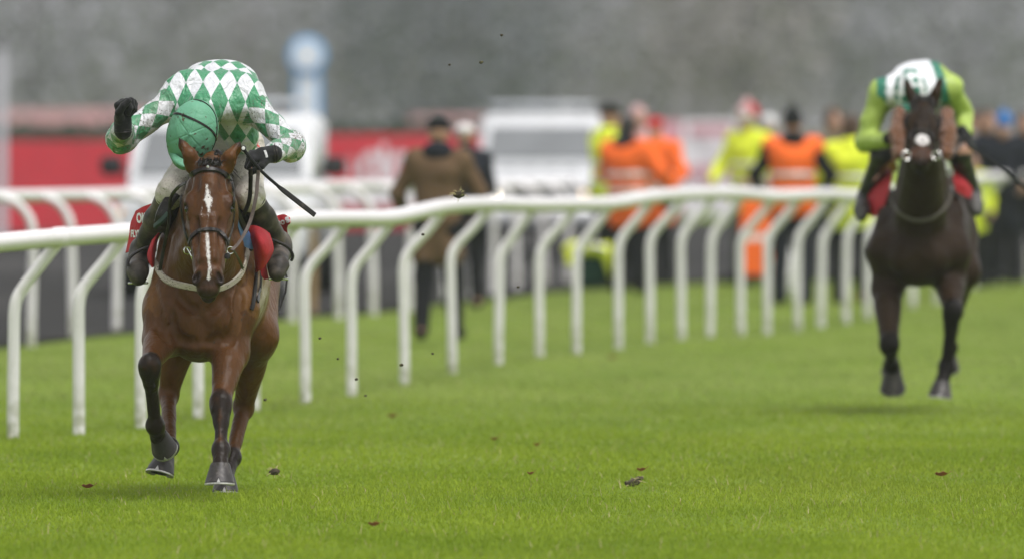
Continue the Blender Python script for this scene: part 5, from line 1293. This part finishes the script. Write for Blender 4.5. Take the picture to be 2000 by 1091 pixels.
    if hood: garment("hood", [Ell(J["neck"] + UP * .01 - f * .05 * z, np.array((.12, .07, .09)) * z * bulk, R, .03), Cone(J["neck"] - l * .07 * z + f * .02, J["neck"] + l * .07 * z + f * .02, .05 * z * bulk, .05 * z * bulk, .03)], vox, FAB[hood], body, (.015, 14))
    return body, J, z
PI = math.pi
b1, Jb, zb = onlooker("man in a long brown coat and dark flat cap walking away beside the rail", 856, 672, 1.76, PI - .1, "brown", "black", "cap", "black", coat_len=.22, stride=.16, hood="navy", vox=.014, armL=(.42, .1), armR=(.42, .1), bendL=.25, bendR=.25)
onlooker("person in a white cap mostly hidden behind the brown coated man", 909, 606, 1.68, PI + .3, "navy", "black", "cap", "white")
onlooker("person in dark cap and navy jacket over lime hi-vis right of the lit pickup", 1186, 566, 1.86, PI / 2 + .4, "navy", "black", "cap", "black", vest="lime", armL=(.3, .3), armR=(.3, .3))
onlooker("bare headed steward in orange jacket standing second from the lit pickup", 1226, 578, 1.74, PI - .5, "orange", "black", "hair", "dhair", armL=(.65, .2), armR=(.45, .5), coat_len=.16, hood="navy", bulk=1.18)
onlooker("steward in orange jacket and red cap behind the other orange jacket", 1282, 562, 1.72, -.5, "orange", "black", "cap", "red", armL=(.4, .5), armR=(.55, .3), coat_len=.20, bulk=1.15)
onlooker("steward in lime hi-vis jacket and red and white bobble hat", 1462, 560, 1.84, -.7, "lime", "grey", "santa", "red", armL=(.35, .2), armR=(.4, .3), coat_len=.10)
onlooker("stocky steward in orange vest over black coat wearing a black beanie, back turned", 1548, 600, 1.80, PI, "black", "navy", "beanie", "black", vest="orange", armL=(.5, .2), armR=(.5, .2), bulk=1.04, coat_len=.02, hood="black", vox=.015)
onlooker("steward in lime hi-vis jacket half hidden by the trailing jockey's elbow", 1662, 598, 1.76, PI - .3, "lime", "black", "hair", "hair", armL=(.4, .2), armR=(.4, .2))
onlooker("onlooker in khaki jacket with brown hair behind the lime jacket steward", 1626, 556, 1.82, .4, "khaki", "navy", "hair", "hair")
onlooker("onlooker in pale pink coat with light hat between bobble hat and black beanie", 1500, 548, 1.74, .3, "pinky", "black", "cap", "white")
onlooker("steward in lime hi-vis partly hidden right of the trailing horse", 1898, 566, 1.36, .2, "lime", "black", "hair", "hair", cat="person")
onlooker("onlooker with brown hair in a dark coat beyond the right end of the rail", 1928, 556, 1.80, .3, "navy", "black", "hair", "hair", coat_len=.3)
onlooker("onlooker in a blue hat and dark coat beside the right picture edge", 1962, 560, 1.75, -.3, "navy", "black", "beanie", "blue", coat_len=.3, armL=(.45, .2), armR=(.45, .2))
onlooker("dark haired onlooker in black coat cut off by the right picture edge", 2000, 555, 1.78, .1, "black", "black", "hair", "dhair", coat_len=.3, armL=(.4, .2), armR=(.4, .2))
onlooker("pale haired onlooker whose head shows above the two orange jackets", 1246, 552, 1.84, .2, "pinky", "black", "hair", "pinky")
onlooker("onlooker in white top with fair face between brown hair and trailing jockey", 1902, 545, 1.80, .5, "white", "navy", "hair", "dhair")

# ---------------------------------------------------------------- things standing about with them
def at(x, y, D=None):
    D = D or ground_D(y); p = P(x, y, D); p[2] = .034; return p
o = at(1480, 568); bag = empty("barrier_board", o); tag(bag, "upright orange plastic barrier board with white stripe beside the bobble hat steward", "barrier")
for zz, nm, mt in ((.30, "panel", FAB["orange"]), (.72, "panel", FAB["orange"])):
    m = MB(); m.box(o + V(0, 0, zz), (.36, .05, .36), .1, .02); m.build(nm, mt, bag)
m = MB(); m.box(o + V(0, 0, .51), (.35, .045, .07), .1, .01); m.build("white_stripe", simpleM["white"], bag)
for s in (-.15, .15):
    m = MB(); m.box(o + V(s, .02, .06), (.06, .22, .12), .1, .01); m.build("foot", simpleM["black"], bag)
o = at(1530, 584); dg = empty("kit_sack", o); tag(dg, "slumped white sack on the turf below the black beanie steward", "sack")
v, q = surface([Ell(o + V(0, 0, .20), (.13, .13, .24), None, .05), Cone(o + V(0, 0, .32), o + V(.01, 0, .52), .10, .05, .06)], .014); link("sack", mesh_np("sack", displace(v, q, .04, 9, 2), q), FAB["white"], dg)
m = MB(); m.tube([o + V(.01 + .055 * math.cos(a), .055 * math.sin(a), .49) for a in np.linspace(0, 2 * PI, 14)], .012, 6, False); m.build("tie", FAB["grey"], dg, True)
o = at(1165, 566); gc = empty("medical_case", o); tag(gc, "low dark green case on the turf under a lime jacket", "case")
m = MB(); m.box(o + V(.02, .05, .17), (.40, .30, .34), .1, .04); m.build("case", fabric("dark_green_nylon", (.012, .055, .035)), gc, True)
m = MB(); m.tube(catmull([o + V(-.08, .05, .34), o + V(-.06, .05, .40), o + V(.1, .05, .40), o + V(.12, .05, .34)], 4), .014, 6); m.build("handle", simpleM["black"], gc, True)
v, q = surface([Ell(o + V(-.02, .0, .38), (.32, .24, .07), None, .05), Cone(o + V(.14, -.16, .36), o + V(.20, -.20, .08), .085, .06, .06), Cone(o + V(-.22, -.08, .36), o + V(-.26, -.12, .26), .08, .05, .06)], .014); lj = link("folded_jacket", mesh_np("folded_jacket", displace(v, q, .05, 7, 3), q), FAB["lime"]); tag(lj, "crumpled lime hi-vis jacket thrown over the dark green case", "jacket")
m = MB(); m.strap([o + V(-.25, -.16, .40), o + V(-.02, -.25, .43), o + V(.18, -.22, .37)], .05, .01, V(0, -.7, .7)); m.build("reflective_band", FAB["tape"], lj)
o = at(1643, 588); ck_ = empty("marker_cone", o); tag(ck_, "small orange marker cone on the turf left of the trailing horse", "cone")
m = MB(); m.lathe([(.07, 0.02), (.022, .20), (.015, .205)], o, 20); m.build("cone", FAB["orange"], ck_, True); m = MB(); m.box(o + V(0, 0, .012), (.18, .18, .022), 0, .006); m.build("base", FAB["orange"], ck_)

# ================================================================ white pickups on the tarmac, front ends to the camera
wpaint = M("white_vehicle_paint", (.60, .61, .62), .25, 0, .5); wpaint.mud(.60, 8, (.45, .43, .40), .2, 3); wpaint.b.inputs["Coat Weight"].default_value = .5
glassm = M("windscreen_glass", (.17, .18, .185), .15, 0, .8); glassm.vary(2, .8)
lampm = M("lit_headlamp", (1, .95, .85), .3); lampm.b.inputs["Emission Color"].default_value = (1, .86, .66, 1); lampm.b.inputs["Emission Strength"].default_value = 7
lampd = M("dim_headlamp", (1, .8, .5), .3); lampd.b.inputs["Emission Color"].default_value = (1, .70, .40, 1); lampd.b.inputs["Emission Strength"].default_value = 1.6
ablue = M("amber_lens", (.85, .45, .12), .3)
lens = simple("clear_lamp_lens", (.55, .56, .58), .12)
def pickup(label, cx, Dg, w, h, yaw, lit):
    c = P(cx, 300, Dg); root = empty("pickup_truck", (c[0], Dg, .034), yaw); tag(root, label, "pickup truck", "white pickups parked on the tarmac")
    k = w / 1.8; B = lambda m, n, mt, p=root, sm=True: local(m, n, mt, p, sm)
    def local(m, n, mt, p, sm):
        me = m.mesh(n, sm); o = bpy.data.objects.new(n, me); COL.objects.link(o); me.materials.append(mt); o.parent = p; return o
    def sect(y, half, zlo, zhi, r=.13, top=.92):
        return [V(x, y, z) for x, z in ((-half + r, zlo), (half - r, zlo), (half, zlo + r), (half, zhi - r * 1.6), (half * top + .0, zhi - r * .3), (half * top - r, zhi), (-half * top + r, zhi), (-half * top, zhi - r * .3), (-half, zhi - r * 1.6), (-half, zlo + r))]
    W_ = w / 2
    m = MB(); m.loft([sect(-.02, W_ * .90, .42, .92), sect(.10, W_ * .97, .34, 1.00), sect(.35, W_, .32, 1.06), sect(1.1, W_, .30, 1.14), sect(1.3, W_, .30, 1.16), sect(3.4, W_, .30, 1.16), sect(5.0, W_ * .98, .36, 1.14), sect(5.1, W_ * .94, .42, 1.08)]); body = B(m, "body", wpaint.m)
    m = MB(); m.loft([sect(1.15, W_ * .93, 1.10, 1.17, .02, .97), sect(1.75, W_ * .92, 1.10, h - .06, .06, .90), sect(2.2, W_ * .94, 1.10, h, .07, .90), sect(3.0, W_ * .96, 1.10, h - .01, .07, .92), sect(3.45, W_ * .90, 1.10, 1.3, .03, .97)]); cab = B(m, "cab", wpaint.m)
    # windscreen: a raked pane standing just off the cab front
    def pane(y0, z0, h0, y1, z1, h1, off):
        m = MB(); n = unit(np.cross(V(1, 0, 0), V(0, y1 - y0, z1 - z0))); n = n if n[1] < 0 else -n; A = [V(-h0, y0, z0), V(h0, y0, z0), V(h1, y1, z1), V(-h1, y1, z1)]
        m.add([a + n * off for a in A] + [a + n * (off - .03) for a in A], [(0, 1, 2, 3), (7, 6, 5, 4), (0, 4, 5, 1), (1, 5, 6, 2), (2, 6, 7, 3), (3, 7, 4, 0)]); return m
    hz_ = h - .06 - 1.17
    B(pane(1.15 + .6 * .03, 1.17 + hz_ * .03, W_ * .84, 1.15 + .6 * .76, 1.17 + hz_ * .76, W_ * .76, .03), "windscreen", glassm.m, root, False)
    for s in (-1, 1):
        m = MB(); m.box((s * (W_ + .13), 1.50, 1.27), (.22, .10, .19), 0, .04); mi = B(m, "wing_mirror", simpleM["black"]); m = MB(); m.tube([V(s * W_ * .93, 1.55, 1.18), V(s * (W_ + .08), 1.52, 1.23)], .02, 6); B(m, "mirror_arm", simpleM["black"], mi)
        m = MB(); m.lathe([(.02, -.012), (.11, -.01), (.12, .01), (.10, .06)], V(s * W_ * .70, .01, .80), 18, np.array([V(1, 0, 0), V(0, 0, 1), V(0, 1, 0)]).T); hl_ = B(m, "headlight", lens)
        if lit: m = MB(); m.lathe([(.01, -.02), (.055, -.018), (.055, 0)], V(s * W_ * .70, -.01, .80), 16, np.array([V(1, 0, 0), V(0, 0, 1), V(0, 1, 0)]).T); B(m, "lamp_bulb", lampm.m if s < 0 else lampd.m, hl_)
        m = MB(); m.box((s * W_ * .90, .06, .80), (.07, .08, .12), 0, .015); B(m, "indicator", ablue.m)
        for y in (.85, 4.1):
            m = MB(); Rw = np.array([V(0, 1, 0), V(0, 0, 1), V(1, 0, 0)]).T; m.lathe([(.20, -.11), (.33, -.11), (.37, -.07), (.37, .07), (.33, .11), (.20, .11)], V(s * (W_ - .11), y, .37), 24, Rw); wh = B(m, "wheel", simpleM["black"])
            m = MB(); m.lathe([(.03, -.115), (.19, -.10), (.20, .10), (.03, .115)], V(s * (W_ - .11), y, .37), 20, Rw); B(m, "rim", simpleM["grey"], wh)
        m = MB(); m.box((s * W_ * .62, -.10, .50), (.24, .05, .10), 0, .02); B(m, "fog_lamp", lens)
    m = MB(); m.box((0, -.045, .80), (W_ * .92, .04, .26), 0, .02); gr = B(m, "grille", simpleM["black"])
    for i in range(4): m = MB(); m.box((0, -.072, .71 + i * .062), (W_ * .88, .014, .022), 0, .004); B(m, "grille_bar", wpaint.m, gr)
    m = MB(); m.box((0, -.09, .50), (W_ * 1.86, .16, .24), 0, .05); bu = B(m, "bumper", wpaint.m)
    m = MB(); m.box((0, -.09, .345), (W_ * 1.5, .10, .08), 0, .02); B(m, "skid_plate", simpleM["black"], bu)
    m = MB(); m.box((0, -.178, .52), (.52, .012, .11), 0, .003); B(m, "number_plate", simpleM["white"], bu)
    for x in (-.42, -.14, .14, .42): m = MB(); m.box((x * k, .35 + .06, 1.075), (.13, .16, .02), .3, .006); B(m, "bonnet_vent", simpleM["black"])
    # beacon bar on the roof
    m = MB(); m.box((0, 2.3, h + .10), (w * .80, .24, .075), 0, .03); bb = B(m, "beacon_bar", simple("pale_beacon_plastic", (.42, .44, .47), .35, vary=(3, .85)))
    for s in (-1, 1): m = MB(); m.box((s * w * .28, 2.3, h + .03), (.06, .16, .08)); B(m, "bracket", simpleM["black"], bb)
    m = MB(); m.tube(catmull([V(-W_ * .7, 3.3, 1.14), V(-W_ * .7, 3.5, h - .1), V(W_ * .7, 3.5, h - .1), V(W_ * .7, 3.3, 1.14)], 4), .035, 8); B(m, "roll_bar", simpleM["grey"])
    return root
pickup("unlit white pickup with roof bar directly behind the leading horse and jockey", 412, 110.5, 1.94, 1.80, -.05, False)
pickup("white pickup with lit headlamps parked right of the brown coated man", 1054, 140, 1.64, 1.76, -.02, True)

# ================================================================ turf: grass blades, clods, fallen leaves
def grass(name, n, ylo, yhi, hgt, wid, mat, xm=.8, seed=1, dens=1.0, clump=.0, fade=None):
    r = np.random.default_rng(seed); t = r.random(n); y = ylo + (yhi - ylo) * t
    half = 1000 / FPX * y + xm; x = (r.random(n) * 2 - 1) * half
    if clump:
        keep = vnoise(np.stack([x, y * .5, 0 * x], 1), 2.6, seed) + .5 * vnoise(np.stack([x, y, 0 * x], 1), 9, seed + 1) > r.random(n) * 1.1; x, y = x[keep], y[keep]; n = len(x)
    if fade:
        keep = r.random(n) < np.clip((y - fade[0]) / (fade[1] - fade[0]), 0, 1); x, y = x[keep], y[keep]; n = len(x)
    lim = -4.15 + (y - 88.5) * .163 + .15; keep = (x > lim) | (y < 80); keep &= (y < 121); x, y = x[keep], y[keep]; n = len(x)
    a = r.random(n) * 2 * np.pi; tall = hgt * (.5 + .9 * r.random(n) ** 1.5) * (.65 + .7 * vnoise(np.stack([x, y * .6, 0 * x], 1), 1.7, seed + 3)); w = wid * (.7 + .6 * r.random(n)); ln = tall * (.15 + .8 * r.random(n))
    dx, dy = np.cos(a), np.sin(a); b = r.random(n) * 2 * np.pi; bx, by = np.cos(b), np.sin(b); z0 = ground_z(x, y) - .004
    A = np.stack([x - dx * w / 2, y - dy * w / 2, z0], 1); B = np.stack([x + dx * w / 2, y + dy * w / 2, z0], 1)
    mx, my = x + bx * ln * .35, y + by * ln * .35
    Cc = np.stack([mx + dx * w * .38, my + dy * w * .38, z0 + tall * .6], 1); Dd = np.stack([mx - dx * w * .38, my - dy * w * .38, z0 + tall * .6], 1)
    E = np.stack([x + bx * ln + dx * w * .08, y + by * ln + dy * w * .08, z0 + tall], 1); Fv = np.stack([x + bx * ln - dx * w * .08, y + by * ln - dy * w * .08, z0 + tall], 1)
    Vv = np.stack([A, B, Cc, Dd, E, Fv], 1).reshape(-1, 3); o = np.arange(n)[:, None] * 6; Q = np.concatenate([o + np.array([[0, 1, 2, 3]]), o + np.array([[3, 2, 4, 5]])], 1).reshape(-1, 4)
    tint = np.repeat(r.random(n), 6)
    ob = link(name, mesh_np(name, Vv, Q, False, attrs={"tone": tint}), mat); tag(ob, kind="stuff"); return ob
def blade_mat(name, a, b, dry, dryt):
    m = M(name, a, .7, 0, .12); t = m.attr("tone").outputs["Fac"]; m.mix(m.ramp(t, .1, .8), b)
    m.mix(m.math('MULTIPLY', m.ramp(m.noise(.9, 4, stretch=(1, .35, 1)), .38, .68), .45), (.125, .215, .012)); m.mix(m.math('MULTIPLY', m.ramp(m.noise(.2, 3, stretch=(1, .25, 1)), .5, .72), .35), (.270, .290, .055)); m.mix(m.ramp(t, dryt, dryt + .01), dry)
    m.b.inputs["Transmission Weight"].default_value = 0.0
    out = m.t.nodes["Material Output"]; tr = m.n("BsdfTranslucent"); m.l(m.col, tr.inputs["Color"]); mx = m.n("MixShader"); mx.inputs[0].default_value = .38; m.l(m.b.outputs[0], mx.inputs[1]); m.l(tr.outputs[0], mx.inputs[2]); m.l(mx.outputs[0], out.inputs["Surface"]); return m.m
gb = blade_mat("grass_blade", (.242, .332, .022), (.294, .380, .034), (.36, .32, .14), .985)
grass("grass", 520000, 46.5, 76, .018, .0055, gb, seed=3, fade=(76, 60))
grass("grass_clumps", 55000, 46.5, 76, .032, .0055, gb, seed=5, clump=1, fade=(76, 62))
grass("grass_far", 230000, 58, 121, .018, .013, blade_mat("far_grass_blade", (.300, .368, .098), (.352, .420, .128), (.36, .32, .16), .97), seed=8, fade=(58, 78))  # far blades paler and greyer, with distance haze mixed into their colour
dg_ = simple("dry_grass", (.42, .36, .17), .7, vary=(20, .8))
gs_ = grass("dry_stalks", 2000, 47, 66, .042, .0035, dg_, seed=12); 
# fallen leaves: each its own thing
leafm = simple("russet_leaf", (.26, .075, .028), .7, vary=(40, .6))
for px, py, sz, lab in ((171, 972, .05, "curled russet leaf on the turf left of the leading horse's hooves"), (730, 1048, .045, "dark russet leaf lying in the blurred near turf right of centre bottom"), (1838, 948, .055, "russet leaf on the turf at the far right below the trailing horse"), (965, 876, .035, "small orange leaf on the turf near the middle of the course"), (766, 830, .045, "orange leaf on the turf right of the rail post nearest the leading horse"), (1048, 887, .03, "tiny pale orange leaf just right of the small orange leaf"), (1252, 938, .04, "leaf beside a torn patch of turf right of the middle"), (1036, 945, .03, "tiny brown leaf in sharp grass below the middle of the course"), (1195, 712, .05, "blurred orange leaf far up the course below the rail")):
    D = ground_D(py) ; c = P(px, py, D); c[2] = .05; m = MB(); G = []
    for i, t in enumerate(np.linspace(-1, 1, 7)):
        wv = sz * .42 * (1 - t * t) ** .5 * (1 + .25 * math.sin(5 * t)) + .001; a = rng.uniform(-.2, .2)
        G.append([c + V(t * sz * .6, s * wv * .7, abs(s) * wv * .8 + .012 * t * t) for s in (-1, -.4, 0, .4, 1)])
    m.grid(G, .0012); o = m.build("fallen_leaf", leafm, None, True); tag(o, lab, "leaf", "fallen leaves on the turf")
    m = MB(); m.tube([c + V(sz * .58, 0, .012), c + V(sz * .95, .004, .025)], .0013, 5); m.build("stalk", leafm, o)
# torn turf
soil = M("turf_soil", (.060, .045, .026), .95); soil.vary(50, .5, 4); soil.mix(soil.ramp(soil.noise(70, 2), .55, .65), (.13, .13, .045)); soil.bump(soil.noise(90, 3), .8, .008)
def clod(px, py, D, r, lab, group="clods of turf kicked into the air", blades=8):
    c = P(px, py, D); v, q = surface([Ell(c, (r, r * .8, r * .62), None, .01), Ell(c + V(r * .5, 0, r * .2), (r * .55, r * .5, r * .4), None, .01), Ell(c + V(-r * .55, .3 * r, -.1 * r), (r * .5, r * .5, r * .4), None, .01)], max(r * .16, .002), .01); v = displace(v, q, r * .5, 1.6 / r * 1.3, int(px)); o = link("turf_clod", mesh_np("turf_clod", v, q), soil.m); tag(o, lab, "clod", group)
    if blades:
        for i in range(blades):
            a = rng.uniform(0, 6.28); e = c + V(math.cos(a) * r * rng.uniform(1.2, 2.6), rng.normal(0, r), math.sin(a) * r * rng.uniform(.8, 1.6)); m = MB(); m.tube([c + (e - c) * .25, c + (e - c) * .6 + V(0, 0, r * .2), e], [.0022, .002, .0008], 4); m.build("grass_blade", dg_, o)
    return o
clod(897, 380, 57, .026, "ragged clod of turf flying just above the white rail", blades=10)
clod(536, 921, 55.6, .024, "clod of turf with dry grass flying low right of the leading horse's hooves", blades=12)
gray = "small crumbs of turf flying beside the horse"
for px, py, D, r in ((980, 69, 56, .006), (940, 122, 56, .008), (878, 127, 56, .0035), (518, 780, 55.5, .006), (696, 740, 56, .006), (714, 772, 56, .004), (784, 712, 56, .008), (826, 458, 56.5, .006), (660, 700, 56, .004), (625, 660, 56, .005), (845, 690, 57, .004), (1012, 560, 57, .004)):
    clod(px, py, D, r, "tiny dark crumb of turf flying through the air beyond the leading horse", gray, 0)
for px, py, D, r, lab in ((1234, 948, ground_D(948), .035, "dark torn patch of soil in the turf right of the middle"), (1248, 940, ground_D(940), .02, "smaller crumb of soil beside the dark torn patch")):
    o = clod(px, py - 6, D, r, lab, "torn turf lying on the course", 6)
